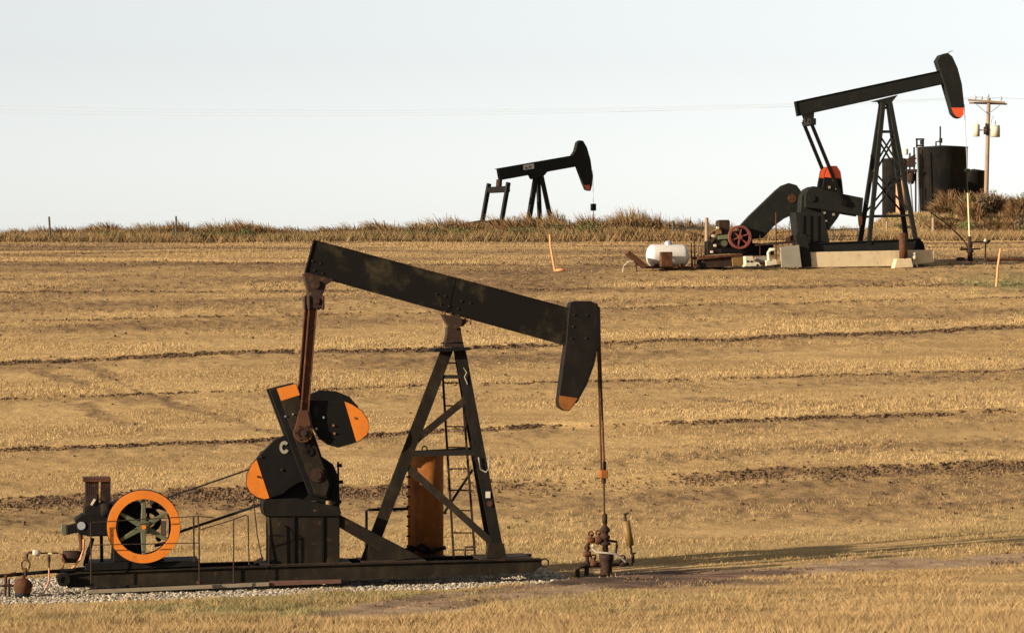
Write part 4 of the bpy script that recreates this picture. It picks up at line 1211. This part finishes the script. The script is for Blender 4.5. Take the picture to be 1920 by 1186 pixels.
# cranks
ckp = [(1510, 364), (1516, 354), (1526, 349), (1537, 351), (1548, 357), (1619, 371), (1616, 405), (1545, 393), (1510, 389)]
ck = prism(B, ckp, -.42, -.26).build('crank_arm', 'farblack', fp, .015)
c = P(1583, 380, -.42); MB().ring(c, .06, .13, -.015, 0, 22).cyl(c, c + Vector((0, -.03, 0)), .05).build('crank_pin', 'darkrust', ck)
c = P(1522, 372, -.42); MB().cyl(c, c + Vector((0, -.05, 0)), .13, n=22).build('crank_boss', 'farblack', ck)
prism(B, [(1608, 398), (1617, 398), (1617, 418), (1612, 428), (1610, 420)], -.40, -.36).build('hanging_strap', 'rust', ck)
MB().prism(B.poly(ckp, -.42), .26, .42).build('crank_arm', 'farblack', fp, .015)
tw = [(1541, 360), (1545, 338), (1549, 318), (1558, 311), (1569, 311), (1576, 322), (1579, 340), (1582, 368)]
for y0, y1 in ((-.40, -.28), (.28, .40)):
    o = MB().prism(B.poly(tw, -.40), y0, y1).build('counterweight', 'clean', fp, .01)
    MB().prism(B.poly([(1546, 332), (1549, 318), (1558, 311), (1569, 311), (1576, 322), (1578, 335)], -.40), y0 - .007, y0).build('painted_end', 'redorange', o)
    mb = MB()
    for q, r in (((1555, 351), .055), ((1568, 354), .035), ((1562, 338), .03)):
        c = P(q[0], q[1], -.40); MB().cyl((c.x, y0 - .02, c.z), (c.x, y0, c.z), r, n=12).build('bolt', 'slab', o)
    o = MB().prism(B.poly([(1540, 391), (1577, 397), (1570, 410), (1554, 431), (1547, 427)], -.40), y0, y1).build('counterweight', 'clean', fp, .01)
    mb = MB()
    for q, r in (((1546, 399), .05), ((1563, 402), .055), ((1549, 414), .04)):
        c = P(q[0], q[1], -.40); MB().cyl((c.x, y0 - .02, c.z), (c.x, y0, c.z), r, n=12).build('bolt', 'slab', o)
# pitmans
top = P(1519, 226, -.48); pin = P(1582, 380, -.48)
for y0 in (-.48, .44):
    MB().bar((top.x, y0, top.z), (pin.x, y0, pin.z), .125, .09).cyl((pin.x, y0 - .05, pin.z), (pin.x, y0 + .05, pin.z), .12).build('pitman_arm', 'clean', fp)
e = P(1517, 228, 0); MB().box(e.x - .12, e.x + .12, -.55, .5, e.z - .16, e.z + .10).build('equalizer', 'farblack', fp, .02)
prism(B, [(1506, 214), (1527, 210), (1526, 226), (1511, 228)], -.12, .12).build('equalizer_bearing', 'farblack', fp, .01)
# beam
q4 = B.poly([(1492, 190), (1768, 131), (1774, 157), (1497, 218)], -.14)
tl, tr, br, bl = q4
mb = MB(); mb.prism(q4, -.02, .02)
mb.prism([tl, tr, off2(tr, br, .03), off2(tl, bl, .03)], -.14, .14); mb.prism([off2(bl, tl, .03), off2(br, tr, .03), br, bl], -.14, .14)
mb.prism([off2(tl, bl, .04), off2(tr, br, .04), off2(br, tr, .04), off2(bl, tl, .04)], -.10, -.08)
beam = mb.build('walking_beam', 'farblack', fp, .005)
MB().prism([tl, off2(tl, tr, .02), off2(bl, br, .02), bl], -.135, .135).build('end_plate', 'clean', beam)
hd = prism(B, [(1757, 114), (1764, 103), (1777, 99), (1786, 106), (1796, 128), (1804, 158), (1808, 195), (1807, 215), (1801, 222), (1794, 220), (1787, 213), (1783, 198), (1769, 150)], -.22, .22).build('horse_head', 'farblack', fp, .015)
prism(B, [(1784, 202), (1807, 202), (1807, 215), (1801, 221), (1794, 219), (1788, 213)], -.23, -.22).build('painted_tip', 'redorange', hd)
MB().tube([P(1778, 100, 0), P(1781, 97, 0), P(1786, 95.5, 0)], .014, 6).build('latch', 'farblack', hd)
prism(B, [(1636, 190), (1684, 178), (1674, 190), (1672, 197), (1652, 197), (1650, 191)], -.16, .16).build('saddle_bearing', 'farblack', fp, .012)
# tower
tops = {-1: (P(1656, 194, -.12), P(1669, 194, -.12)), 1: None}
bots = (P(1629, 458, -.56), P(1718, 456, -.56))
lg = {}
for s_ in (-1, 1):
    for k in (0, 1):
        a_ = Vector((tops[-1][k].x, s_ * .12, tops[-1][k].z)); b_ = Vector((bots[k].x, s_ * .56, bots[k].z))
        lg[(s_, k)] = (a_, b_)
        MB().bar(a_, b_, .17, .13).build('post_leg', 'farblack', fp, .006)
at = lambda s_, k, t: lg[(s_, k)][0].lerp(lg[(s_, k)][1], t)
fb = Vector((0, -.0, 0))
for s_ in (-1, 1):
    pb = lambda a_, b_, w, d_: MB().bar(a_, b_, w, d_).build('post_brace', 'farblack', fp)
    for t in (.03, .20, .80): pb(at(s_, 0, t), at(s_, 1, t), .085, .06)
    for t0, t1 in ((.23, .48), (.50, .78)):
        pb(at(s_, 0, t0), at(s_, 1, t1), .065, .05); pb(at(s_, 1, t0) + Vector((0, .03, 0)), at(s_, 0, t1) + Vector((0, .03, 0)), .065, .05)
for k in (0, 1):
    for t in (.2, .48, .8): MB().bar(at(-1, k, t), at(1, k, t), .06, .06).build('cross_tie', 'farblack', fp)
for s_ in (-.07, .07):
    MB().tube([P(1808, 196, s_), P(1810, 235, s_), P(1813, 300, s_), P(1813.5, 320, s_)], .013, 6).build('bridle_cable', 'grey', fp)
w0 = P(1818, 445, 0)
MB().tube([P(1813.5, 318, 0), P(1815, 366, 0)], .02, 8).box(*(lambda c: (c.x - .07, c.x + .07, -.12, .12, c.z - .05, c.z + .05))(P(1813.5, 319, 0))).build('carrier_bar', 'farblack', fp)
MB().tube([P(1814.6, 362, 0), w0], .034, 10).build('polished_rod', 'palerod', fp)
# far wellhead
fw_ = B.root('wellhead', 'small dark wellhead with a pale upright rod, right of the concrete footing', 'wellhead')
c = P(1819, 490, 0); t_ = P(1818, 443, 0); L = (t_ - c).length
MB().lathe(c, t_, [(0, 0), (0, .10), (L * .35, .10), (L * .36, .14), (L * .44, .14), (L * .45, .09), (L * .62, .09), (L * .64, .12), (L * .7, .12), (L * .72, .07), (L, .06), (L, 0)], 18).build('casing', 'darkrust', fw_)
mb = MB(); mb.tube([P(1800, 467, 0), P(1818, 467, 0)], .05, 8); mb.cyl(P(1803, 467, 0), P(1803, 462, 0), .04, n=8); mb.tube([P(1820, 454, 0), P(1842, 453, 0), P(1848, 455, 0), P(1847, 487, 0)], .035, 8); mb.tube([P(1822, 467, 0), P(1838, 466, 0)], .035, 8)
mb.cyl(P(1850, 456, 0), P(1856, 450, 0), .05, n=8); mb.box(*(lambda c: (c.x - .16, c.x + .12, -.1, .1, c.z - .06, c.z + .08))(P(1802, 486, 0)))
mb.build('flow_pipe', 'darkrust', fw_)
k = P(1847, 453, -.05); MB().cyl(k, k + Vector((.03, 0, .10)), .06, n=10).build('pale_cap', 'palehose', fw_)
o = MB().tube([P(1846, 487, -.05), P(1880, 486, -.05), P(1925, 486.5, -.05), P(2050, 484, -.05)], .06, 8).build('flow_line', 'rust'); o.location = B.o; o.rotation_euler = (0, 0, B.yaw); tag(o, 'rusty pipe lying on the ground and leading right from the far wellhead', 'pipe')
o = MB().tube([P(1745, 398, 1.2), P(1775, 420, .8), P(1795, 438, .4), P(1808, 452, .1), P(1815, 464, 0)], .028, 6).build('hose_line', 'clean'); o.location = B.o; o.rotation_euler = (0, 0, B.yaw); tag(o, 'thin dark line curving down the bank to the far wellhead', 'hose')
# pipe stub on its block
o = prism(B, [(1681, 485), (1709, 484), (1713, 501), (1676, 503)], -1.15, -.80).build('concrete_block', 'concrete', None, .02); o.location = B.o; o.rotation_euler = (0, 0, B.yaw); tag(o, 'squat concrete block in front of the footing, under a rusty pipe', 'block')
a_, b_ = P(1694, 485, -.98), P(1693, 437, -.98)
o = MB().lathe(a_, b_, [(0, 0), (0, .165), ((b_ - a_).length, .155), ((b_ - a_).length, .12), ((b_ - a_).length - .2, .11)], 24).build('pipe_stub', 'rust'); o.location = B.o; o.rotation_euler = (0, 0, B.yaw); tag(o, 'thick upright rusty pipe standing on a squat concrete block', 'pipe')
mb = MB(); c = P(1714, 480, -.95); mb.lathe(c + Vector((0, 0, -.15)), c + Vector((0, 0, .2)), [(0, 0), (0, .09), (.12, .12), (.2, .07), (.26, .1), (.34, 0)], 12); mb.bar(P(1709, 500, -1.0), P(1714, 487, -.95), .05, .05); mb.bar(P(1720, 500, -1.0), P(1714, 487, -.95), .05, .05)
o = mb.build('valve_stand', 'cream'); o.location = B.o; o.rotation_euler = (0, 0, B.yaw); tag(o, 'small cream valve on two stubby legs beside the upright rusty pipe', 'valve')
# leaning grey slab
o = MB().prism(B.poly([(1463, 464), (1498, 459), (1503, 501), (1465, 501)], -.95), -.98, -.86).build('concrete_slab', 'slab', None, .01); o.location = B.o; o.rotation_euler = (0, 0, B.yaw); tag(o, 'upright grey concrete slab left of the black gear pedestal', 'slab')
# rear rail
rr = B.root('guard_rail', 'thin grey guard rail seen behind the pedestal of the right hand pumpjack', 'railing')
for px in (1562, 1577, 1608): MB().tube([P(px, 456, .9), P(px, 430, .9)], .016, 6).build('post', 'grey', rr)
MB().tube([P(1553, 431, .9), P(1612, 429, .9)], .018, 6).tube([P(1553, 443, .9), P(1612, 442, .9)], .014, 6).build('rail', 'grey', rr)

# ---- far engine
fe = B.root('engine', 'small dark engine with a faded red spoked flywheel beside the white propane tank', 'engine')
wc = P(1387, 444.5, -.55); ro = .455
fw = MB().ring((wc.x, 0, wc.z), ro - .085, ro, -.60, -.46, 40).build('flywheel', 'red', fe)
for k in range(6):
    t = R(20 + 60 * k); dv = Vector((math.cos(t), 0, math.sin(t)))
    MB().bar(Vector((wc.x, -.53, wc.z)) + dv * .05, Vector((wc.x, -.53, wc.z)) + dv * (ro - .07), .055, .05).build('spoke', 'red', fw)
MB().cyl((wc.x, -.62, wc.z), (wc.x, -.44, wc.z), .085, n=18).build('hub', 'red', fw)
MB().cyl((wc.x, -.45, wc.z), (wc.x, .2, wc.z), .05).build('crankshaft', 'clean', fe)
prism(B, [(1350, 445), (1352, 437), (1400, 430), (1410, 440), (1412, 474), (1350, 476)], -.36, .3).build('engine_block', 'clean', fe, .02)
prism(B, [(1348, 414), (1352, 412), (1367, 412), (1369, 416), (1368, 436), (1348, 436)], -.30, .2).build('radiator', 'darkrust', fe, .02)
prism(B, [(1346, 442), (1368, 439), (1369, 448), (1347, 449)], -.40, -.2).build('rocker_cover', 'green', fe, .01)
prism(B, [(1341, 430), (1352, 428), (1354, 438), (1343, 440)], -.36, -.1).build('carburettor', 'ochre', fe, .01)
mb = MB(); mb.tube([P(1328, 448, -.3), P(1338, 436, -.3), P(1348, 430, -.3)], .06, 8); mb.tube([P(1334, 455, -.3), P(1340, 447, -.3)], .08, 8); mb.build('intake_pipe', 'darkrust', fe)
prism(B, [(1326, 452), (1343, 448), (1352, 458), (1350, 476), (1326, 478)], -.34, .1).build('timing_case', 'brownblack', fe, .02)
mb = MB()
for q in ((1337, 442), (1341, 460), (1335, 472), (1346, 427)):
    c = P(q[0], q[1], -.42); mb.cyl(c, c + Vector((0, .1, 0)), .055, n=10)
mb.build('fitting', 'cream', fe)
c = P(1358, 456, -.38); MB().cyl(c, c + Vector((0, -.04, 0)), .12, n=20).build('end_cover', 'olive', fe)
mb = MB(); mb.prism(B.poly([(1310, 481), (1392, 475), (1392, 479), (1310, 486)], -.60), -.60, .55); mb.build('engine_base', 'rust', fe)
prism(B, [(1318, 486), (1370, 481), (1372, 499), (1318, 503)], -.5, .45).build('base_box', 'darkrust', fe, .01)
prism(B, [(1372, 480), (1392, 478), (1394, 498), (1374, 499)], -.56, .40).build('toolbox', 'ochre', fe, .01)
prism(B, [(1398, 455), (1450, 457), (1452, 478), (1400, 480)], -.30, .45).build('fuel_box', 'clean', fe, .01)
# catwalk beside it
cw = B.root('catwalk', 'dark narrow catwalk with rusty posts between the far engine and the gear pedestal', 'catwalk')
prism(B, [(1418, 457), (1500, 450), (1500, 455), (1418, 461)], -.66, -.3).build('deck', 'darkrust', cw)
for px, py, pt in ((1455, 500, 398), (1468, 462, 425), (1480, 458, 415), (1425, 480, 440)):
    MB().tube([P(px, py, -.62), P(px, pt, -.62)], .026 if px == 1455 else .014, 6).build('post', 'rust', cw)
MB().tube([P(1455, 437, -.62), P(1492, 432, -.62)], .014, 6).build('rail', 'rust', cw)
prism(B, [(1476, 446), (1488, 440), (1491, 452), (1476, 455)], -.5, -.25).build('junction_box', 'darkrust', cw, .01)
# cream meter
cm = B.root('meter_set', 'cream painted meter with a bent cream pipe on the ground before the far engine', 'meter')
prism(B, [(1397, 480), (1412, 480), (1414, 490), (1424, 492), (1428, 499), (1395, 500), (1398, 494)], -1.05, -.75).build('meter_body', 'cream', cm, .02)
mb = MB()
for q in ((1402, 490), (1409, 490), (1420, 497)):
    c = P(q[0], q[1], -1.05); mb.cyl(c, c + Vector((0, -.015, 0)), .045, n=10)
mb.build('dial', 'rubber', cm)
MB().tube([P(1442, 488, -.95), P(1441, 474, -.95), P(1444, 468, -.95), P(1452, 468, -.95)], .075, 10).build('bent_pipe', 'cream', cm)
mb = prism(B, [(1436, 488), (1456, 486), (1458, 496), (1436, 499)], -1.0, -.75); mb.build('pipe_base', 'cream', cm, .02)
MB().tube([P(1424, 494, -.9), P(1440, 493, -.9)], .05, 8).build('connecting_pipe', 'darkrust', cm)
prism(B, [(1417, 482), (1445, 480), (1445, 490), (1417, 492)], -.70, -.6).build('meter_shelf', 'slab', cm)
# propane tank
pt = B.root('propane_tank', 'white propane tank lying on its rusty skid with a grey dome on top', 'tank')
yp = -.1
a_, b_ = P(1212, 479, yp), P(1291, 479, yp); L = (b_ - a_).length; r = .43
prof = [(0, 0)] + [(.26 * (1 - math.cos(t)), r * math.sin(t)) for t in np.linspace(.12, math.pi / 2, 9)]
prof = prof + [(L - q[0], q[1]) for q in prof[::-1]]
MB().lathe(a_, b_, prof, 40).build('shell', 'white', pt)
c = P(1253, 460, yp); MB().lathe(c, c + Vector((0, 0, 1)), [(0, .15), (.11, .15), (.17, .11), (.195, 0)], 18).build('dome', 'grey', pt)
mb = MB()
for px in (1228, 1274):
    q = P(px, 500, yp); mb.prism([(q.x - .08, q.z - .06), (q.x + .08, q.z - .06), (q.x + .06, q.z + .12), (q.x - .06, q.z + .12)], yp - .3, yp + .3)
mb.box(P(1205, 0, yp).x, P(1300, 0, yp).x, yp - .34, yp - .26, P(1250, 503, yp).z, P(1250, 499, yp).z); mb.box(P(1205, 0, yp).x, P(1300, 0, yp).x, yp + .26, yp + .34, P(1250, 503, yp).z, P(1250, 499, yp).z)
mb.build('cradle', 'rust', pt)
o = prism(B, [(1240, 472), (1261, 472), (1261, 500), (1240, 500)], -.95, -.68).build('control_box', 'rust', None, .012); o.location = B.o; o.rotation_euler = (0, 0, B.yaw); tag(o, 'square rusty brown box standing in front of the white propane tank', 'box')
o = MB().bar(P(1175, 473, -.7), P(1209, 500, -.7), .16, .5).build('steel_ramp', 'rust'); o.location = B.o; o.rotation_euler = (0, 0, B.yaw); tag(o, 'rusty steel plate tilted up on the left of the propane tank', 'ramp')
o = MB().tube([P(1192, 484, -.7), P(1194, 511, -.7)], .03, 6).build('support_rod', 'rust'); o.location = B.o; o.rotation_euler = (0, 0, B.yaw); tag(o, 'thin rusty rod propping the tilted steel plate', 'rod')
o = MB().tube([P(1188, 489, -.8), P(1176, 491, -.8), P(1169, 500, -.8), P(1168, 510, -.8), P(1170, 519, -.8)], .02, 6).build('hose_line', 'palehose'); o.location = B.o; o.rotation_euler = (0, 0, B.yaw); tag(o, 'pale hose drooping from the tilted rusty plate to the ground', 'hose')
pk = B.root('pipe_bundle', 'cluster of thin rusty upright pipes between the propane tank and the far engine', 'pipes')
for px, y0, y1, m_ in ((1297, 500, 455, 'rust'), (1303, 498, 447, 'darkrust'), (1309, 490, 460, 'ochre'), (1315, 488, 465, 'rust'), (1299, 502, 480, 'plank')):
    MB().tube([P(px, y0, -.3), P(px - 1, y1, -.3)], .028, 6).build('pipe', m_, pk)
o = MB().lathe(P(1296, 503, -.6), P(1313, 499, -.6), [(0, 0), (0, .06), (.36, .08), (.36, 0)], 10).build('pipe_piece', 'rust'); o.location = B.o; o.rotation_euler = (0, 0, B.yaw); tag(o, 'short rusty pipe piece lying on the ground right of the propane tank', 'pipe')

# ================================================================== MIDDLE PUMP, beyond the ridge
Cc = Rig(1000, 474, 213.0, R(35))
P = Cc.P
mp = Cc.root('pumpjack', 'small distant pumpjack rising behind the hedge row at the centre of the ridge', 'pumpjack')
q4 = Cc.poly([(934, 316), (1078, 291), (1083, 312), (938, 338)], -.2)
tl, tr, br, bl = q4
mb = MB(); mb.prism(q4, -.03, .03)
mb.prism([tl, tr, off2(tr, br, .04), off2(tl, bl, .04)], -.2, .2); mb.prism([off2(bl, tl, .04), off2(br, tr, .04), br, bl], -.2, .2); mb.prism(q4, -.19, -.16)
beam = mb.build('walking_beam', 'farblack', mp)
MB().prism(Cc.poly([(981, 309.5), (1001, 306.5), (1001.5, 316), (981.5, 319)], -.21), -.215, -.203).build('name_plate', 'white', beam)
mb = MB()
for a_, b_ in (((985, 313), (988, 317)), ((989, 314), (991, 316.5)), ((992, 311), (996, 314.5))): 
    p, q = P(a_[0], a_[1], -.218), P(b_[0], b_[1], -.218); mb.box(p.x, q.x, -.222, -.2165, q.z, p.z)
mb.build('plate_mark', 'greymark', beam)
hd = prism(Cc, [(1073, 292), (1079, 283), (1083, 267), (1088, 263), (1094, 264), (1101, 276), (1108, 300), (1112, 330), (1111, 346), (1108, 358), (1100, 356), (1094, 342), (1083, 312)], -.16, .16).build('horse_head', 'farblack', mp, .03)
prism(Cc, [(1096, 347), (1106, 347), (1106, 357), (1100, 355.5)], -.175, -.16).build('painted_tip', 'redorange', hd)
prism(Cc, [(996, 328), (1028, 321), (1018, 332), (1000, 336)], -.2, .2).build('saddle_bearing', 'farblack', mp, .02)
g0 = 3.9
rl0, rl1 = P(1005, 330, 0), P(982, 470, 0)
MB().bar(rl0, rl1, .30, .24).build('post_leg', 'farblack', mp)
f0, f1 = P(1012, 330, 0), P(1032, 470, 0)
for s_ in (-.75, .75):
    MB().bar((f0.x, s_ * .25, f0.z), (f1.x - .1, s_ * 1.25, f1.z), .25, .2).build('post_leg', 'farblack', mp)
e = P(935, 354, 0)
MB().bar((e.x, -1.05, e.z - .05), (e.x, 1.05, e.z - .05), .40, .42).build('equalizer', 'clean', mp, .04)
MB().cyl((e.x, 0, e.z), (e.x + .05, 0, e.z + .6), .2, n=14).build('equalizer_bearing', 'darkrust', mp)
pe = P(918, 440, 0)
for s_ in (-1.12, 1.12):
    MB().bar((e.x, s_, e.z + .38), (pe.x, s_, pe.z), .26, .2).build('pitman_arm', 'farblack', mp)
    o = MB().prism(Cc.poly([(880, 428), (890, 416), (915, 412), (945, 416), (960, 430), (958, 450), (885, 452)], 0), s_ * .7 - .12, s_ * .7 + .12).build('counterweight', 'darkrust', mp, .03)
prism(Cc, [(890, 425), (945, 425), (950, 470), (885, 470)], -.5, .5).build('gearbox', 'farblack', mp, .05)
mb = MB(); p, q = P(860, 478, -.7), P(1060, 470, -.7); mb.box(p.x, q.x, -.8, -.6, p.z - .1, p.z + .25); mb.box(p.x, q.x, .6, .8, p.z - .1, p.z + .25); mb.build('skid', 'farblack', mp)
for s_ in (-.12, .12): MB().tube([P(1111.5, 320, s_), P(1112, 350, s_), P(1112.5, 384, s_)], .016, 6).build('bridle_cable', 'grey', mp)
c = P(1112.5, 388, 0); MB().box(c.x - .12, c.x + .12, -.16, .16, c.z - .25, c.z + .22).build('carrier_bar', 'clean', mp)
MB().tube([(c.x, 0, c.z), P(1113.5, 470, 0)], .028, 8).build('polished_rod', 'grey', mp)

# ================================================================== OIL TANKS
def WP(px, py, d): return Vector(((px - 960) * d / F, d, H - (py - 593) * d / F))
def gzf(x, y): return float(gz_at(np.array([x]), np.array([y]))[0])
def tank_root(name, px, d, label, cat, group=None):
    x = (px - 960) * d / F
    o = bpy.data.objects.new(name, None); COL.objects.link(o); o.location = (x, d, gzf(x, d) - .05)
    return tag(o, label, cat, group)
def loc(o, px, py, dd=0.0):
    d = o.location.y + dd
    return WP(px, py, d) - Vector(o.location)
def oil_tank(px0, px1, pyt, d, label):
    o = tank_root('oil_tank', (px0 + px1) / 2, d, label, 'tank', 'black oil tanks on the bank')
    r = (px1 - px0) / 2 * d / F
    h = loc(o, 0, pyt).z
    MB().lathe((0, 0, 0), (0, 0, 1), [(0, 0), (0, r), (h - .06, r), (h - .05, r + .04), (h, r + .04), (h + .12, 0)], 56).build('shell', 'tank', o)
    return o, r, h
o, r, h = oil_tank(1722, 1814, 276, 200, 'biggest black oil tank, with vent pipes on top, behind the right hand pumpjack')
mb = MB(); mb.tube([loc(o, 1763, 282), loc(o, 1763, 237)], .05, 8); mb.tube([loc(o, 1755, 278), loc(o, 1755, 266), loc(o, 1761, 265)], .05, 8); mb.cyl(loc(o, 1764, 268), loc(o, 1764, 259), .1, n=10)
mb.build('vent_pipe', 'farblack', o)
mb = MB(); 
for a_, b_ in (((1719, 278), (1719, 260)), ((1731, 278), (1731, 260)), ((1717, 261), (1733, 261)), ((1719, 273), (1731, 273))): mb.bar(loc(o, *a_, -.3), loc(o, *b_, -.3), .10, .10)
mb.cyl(loc(o, 1728, 271, -.2), loc(o, 1728, 263, -.2), .10, n=10)
mb.build('hatch_frame', 'farblack', o)
MB().tube([loc(o, 1720, 276, -1.75), loc(o, 1722, 340, -1.8), loc(o, 1725, 412, -1.8)], .055, 8).build('down_pipe', 'bluegrey', o)
MB().tube([loc(o, 1707, 342, -1.5), loc(o, 1711, 392, -1.5), loc(o, 1712, 412, -1.5)], .05, 8).build('down_pipe', 'bluegrey', o)
oil_tank(1654, 1701, 298, 204, 'black oil tank half hidden behind the tower of the right hand pumpjack')
oil_tank(1806, 1846, 320, 207, 'lowest black oil tank, peeping out between the biggest tank and the utility pole')
o = tank_root('walkway_stair', 1707, 199, 'dark walkway with pipes between the two left oil tanks', 'walkway')
mb = MB(); mb.bar(loc(o, 1692, 320), loc(o, 1719, 320), .16, .6); mb.build('deck', 'darkrust', o)
mb = MB()
for a_, b_ in (((1696, 318), (1696, 297)), ((1706, 318), (1706, 287)), ((1714, 318), (1714, 276)), ((1694, 300), (1718, 297)), ((1694, 308), (1718, 306))): mb.bar(loc(o, *a_), loc(o, *b_), .10, .08)
mb.build('rail', 'darkrust', o)
prism_pts = [loc(o, 1701, 313), loc(o, 1716, 313), loc(o, 1716, 289), loc(o, 1703, 296)]
MB().prism([(p.x, p.z) for p in prism_pts], -.15, .3).build('equipment_box', 'darkrust', o, .02)
MB().lathe(loc(o, 1708, 345), loc(o, 1708, 322), [(0, 0), (0, .15), (.2, .24), (.6, .26), (.75, .2), (.76, 0)], 16).build('separator_pot', 'darkrust', o)
mb = MB(); mb.bar(loc(o, 1693, 321), loc(o, 1692, 420), .1, .1); mb.bar(loc(o, 1717, 321), loc(o, 1717, 420), .1, .1); mb.build('leg', 'darkrust', o)
k = loc(o, 1698, 290); MB().cyl(k, k + Vector((0, 0, .35)), .16, n=12).build('pale_pot', 'cream', o)
o = tank_root('treater_vessel', 1690, 196.5, 'small upright tan and rust vessel seen through the right hand tower', 'vessel')
h = loc(o, 0, 338).z; MB().lathe((0, 0, 0), (0, 0, 1), [(0, 0), (0, .34), (h - .2, .34), (h - .05, .22), (h, 0)], 24).build('shell', 'tanvessel', o)
MB().cyl((0, 0, h - .05), (0, 0, h + .5), .06, n=8).build('stack', 'rust', o)
o = tank_root('vent_post', 1634, 198, 'thin dark vent post left of the right hand tower', 'post')
MB().tube([(0, 0, 0), loc(o, 1637, 310), loc(o, 1635, 295)], .04, 6).build('post', 'farblack', o); MB().box(*(lambda c: (c.x - .09, c.x + .09, -.08, .08, c.z - .1, c.z + .1))(loc(o, 1635, 294))).build('vent_cap', 'farblack', o)

# ================================================================== UTILITY POLE AND LINES
up = tank_root('utility_pole', 1847, 199, 'weathered wooden utility pole with double crossarm and two pale transformers', 'utility pole')
MB().cyl((0, 0, 0), loc(up, 1854, 184), .155, .115, 16).build('pole', 'wood', up)
for dy, a_, b_ in ((-.16, (1815, 187.5), (1884, 192.5)), (.16, (1817, 193), (1888, 195))):
    MB().bar(loc(up, *a_, dy), loc(up, *b_, dy), .12, .10).build('crossarm', 'wood', up)
for a_, b_ in (((1831, 196), (1851, 213)), ((1875, 197), (1854, 213))): MB().bar(loc(up, *a_, -.2), loc(up, *b_, -.2), .05, .03).build('arm_brace', 'grey', up)
INS = [(1829, 188), (1841, 189), (1853, 185), (1877, 190)]
for q in INS:
    a_ = loc(up, *q); MB().lathe(a_ + Vector((0, -.0, 0)), a_ + Vector((0, 0, 1)), [(0, .02), (.1, .02), (.12, .07), (.17, .075), (.2, .05), (.26, .045), (.3, 0)], 12).build('insulator', 'grey', up)
for a_, b_, r in (((1831, 256), (1831, 233), .20), ((1866, 257), (1866, 235), .30)):
    p, q = loc(up, *a_, -.15), loc(up, *b_, -.15); L = (q - p).length
    t_ = MB().lathe(p, q, [(0, 0), (0, r), (L - .06, r), (L, r * .85), (L + .02, 0)], 22).build('transformer', 'cream', up)
    MB().cyl(q, q + Vector((.03, 0, .30)), .035, .02, 8).build('bushing', 'grey', t_)
c = loc(up, 1849, 252, -.2); MB().lathe(c, c + Vector((0, 0, 1)), [(0, 0), (0, .16), (.45, .16), (.5, .06), (.7, .05), (.7, 0)], 14).build('cutout_box', 'darkrust', up)
MB().bar(loc(up, 1836, 244, -.15), loc(up, 1860, 244, -.15), .07, .07).build('mounting_bracket', 'grey', up)
mb = MB(); mb.cyl(loc(up, 1859, 222, -.3), loc(up, 1857, 232, -.3), .04, n=8); mb.cyl(loc(up, 1861, 217, -.3), loc(up, 1861, 223, -.3), .04, n=8); mb.build('fuse', 'grey', up)
def span(pa, pb, sag, n=28):
    return [pa.lerp(pb, t) + Vector((0, 0, -4 * sag * t * (1 - t))) for t in np.linspace(0, 1, n)]
for i, (ex, lp, lab) in enumerate(((INS[0], (-700, 168), 'highest of the faint power lines crossing the sky to the left'), (INS[1], (-700, 177), 'middle one of the faint power lines crossing the sky to the left'), (INS[3], (-700, 186), 'lowest of the faint power lines crossing the sky to the left'))):
    pa = WP(ex[0], ex[1] - 6, 199); pb = WP(lp[0], lp[1], 230)
    tag(MB().tube(span(pa, pb, 1.15), .0065, 5).build('power_line', 'wire'), lab, 'power line')
pa = WP(1853, 178, 199); pb = WP(2600, 150, 215)
tag(MB().tube(span(WP(1829, 182, 199), pb, .6, 16), .0065, 5).build('power_line', 'wire'), 'faint power line running from the utility pole out of the picture to the right', 'power line')

# ================================================================== POSTS AND STAKES
def post(px, pyt, d, r, mat, label, name='fence_post', lean=0.0, base=None, cat='post', group=None):
    x = (px - 960) * d / F; z = gzf(x, d)
    t_ = WP(px + lean, pyt, d)
    o = MB().cyl((0, 0, -.1), t_ - Vector((x, d, z)), r, r * .85, 10).build(name, mat)
    o.location = (x, d, z); return tag(o, label, cat, group)
post(95, 406, 156.5, .055, 'darkwood', 'leftmost fence post, leaning slightly out of the hedge row', lean=-3)
post(331, 405, 156.5, .05, 'darkwood', 'fence post in the hedge row above the tall end of the walking beam', lean=-1)
post(1263, 414, 157.5, .07, 'darkwood', 'crooked fence post in the brush left of the taller post by the far engine', lean=-1)
post(1325, 408, 150, .10, 'wood', 'stout weathered wooden post just left of the far engine')
post(1750, 408, 168, .10, 'wood', 'grey wooden post at the foot of the bank right of the tower')
post(1663, 415, 170, .07, 'wood', 'grey wooden post at the foot of the bank behind the tower', lean=0)
o = MB().bar(WP(1263, 428, 157), WP(1325, 427, 150.3), .09, .06).build('fence_rail', 'farblack'); tag(o, 'dark horizontal rail between two wooden posts left of the far engine', 'rail')
def stake(pts, label, r):
    hx, hy = hit(*pts[0]); zz = gzf(hx, hy)
    V = [WP(px, py, hy) - Vector((hx, hy, zz)) for px, py in pts]
    V[0].z = -.05
    o = MB().tube(V, r * .75, 8).build('marker_stake', 'stake'); o.location = (hx, hy, zz)
    return tag(o, label, 'stake')
stake([(1041, 507), (1036, 482), (1032, 460), (1031, 440)], 'thin curved orange marker stake in the field left of the propane tank', .055)
stake([(1868, 536), (1871, 500), (1876, 466)], 'straight leaning orange marker stake at the right edge by the green patch', .055)
hx, hy = hit(1050, 508); o = MB().lathe((-.18, 0, .02), (.2, 0, .05), [(0, 0), (.02, .05), (.3, .07), (.36, 0)], 8).build('stake_piece', 'stake'); o.location = (hx, hy, gzf(hx, hy)); tag(o, 'small broken orange piece lying beside the curved stake', 'debris')
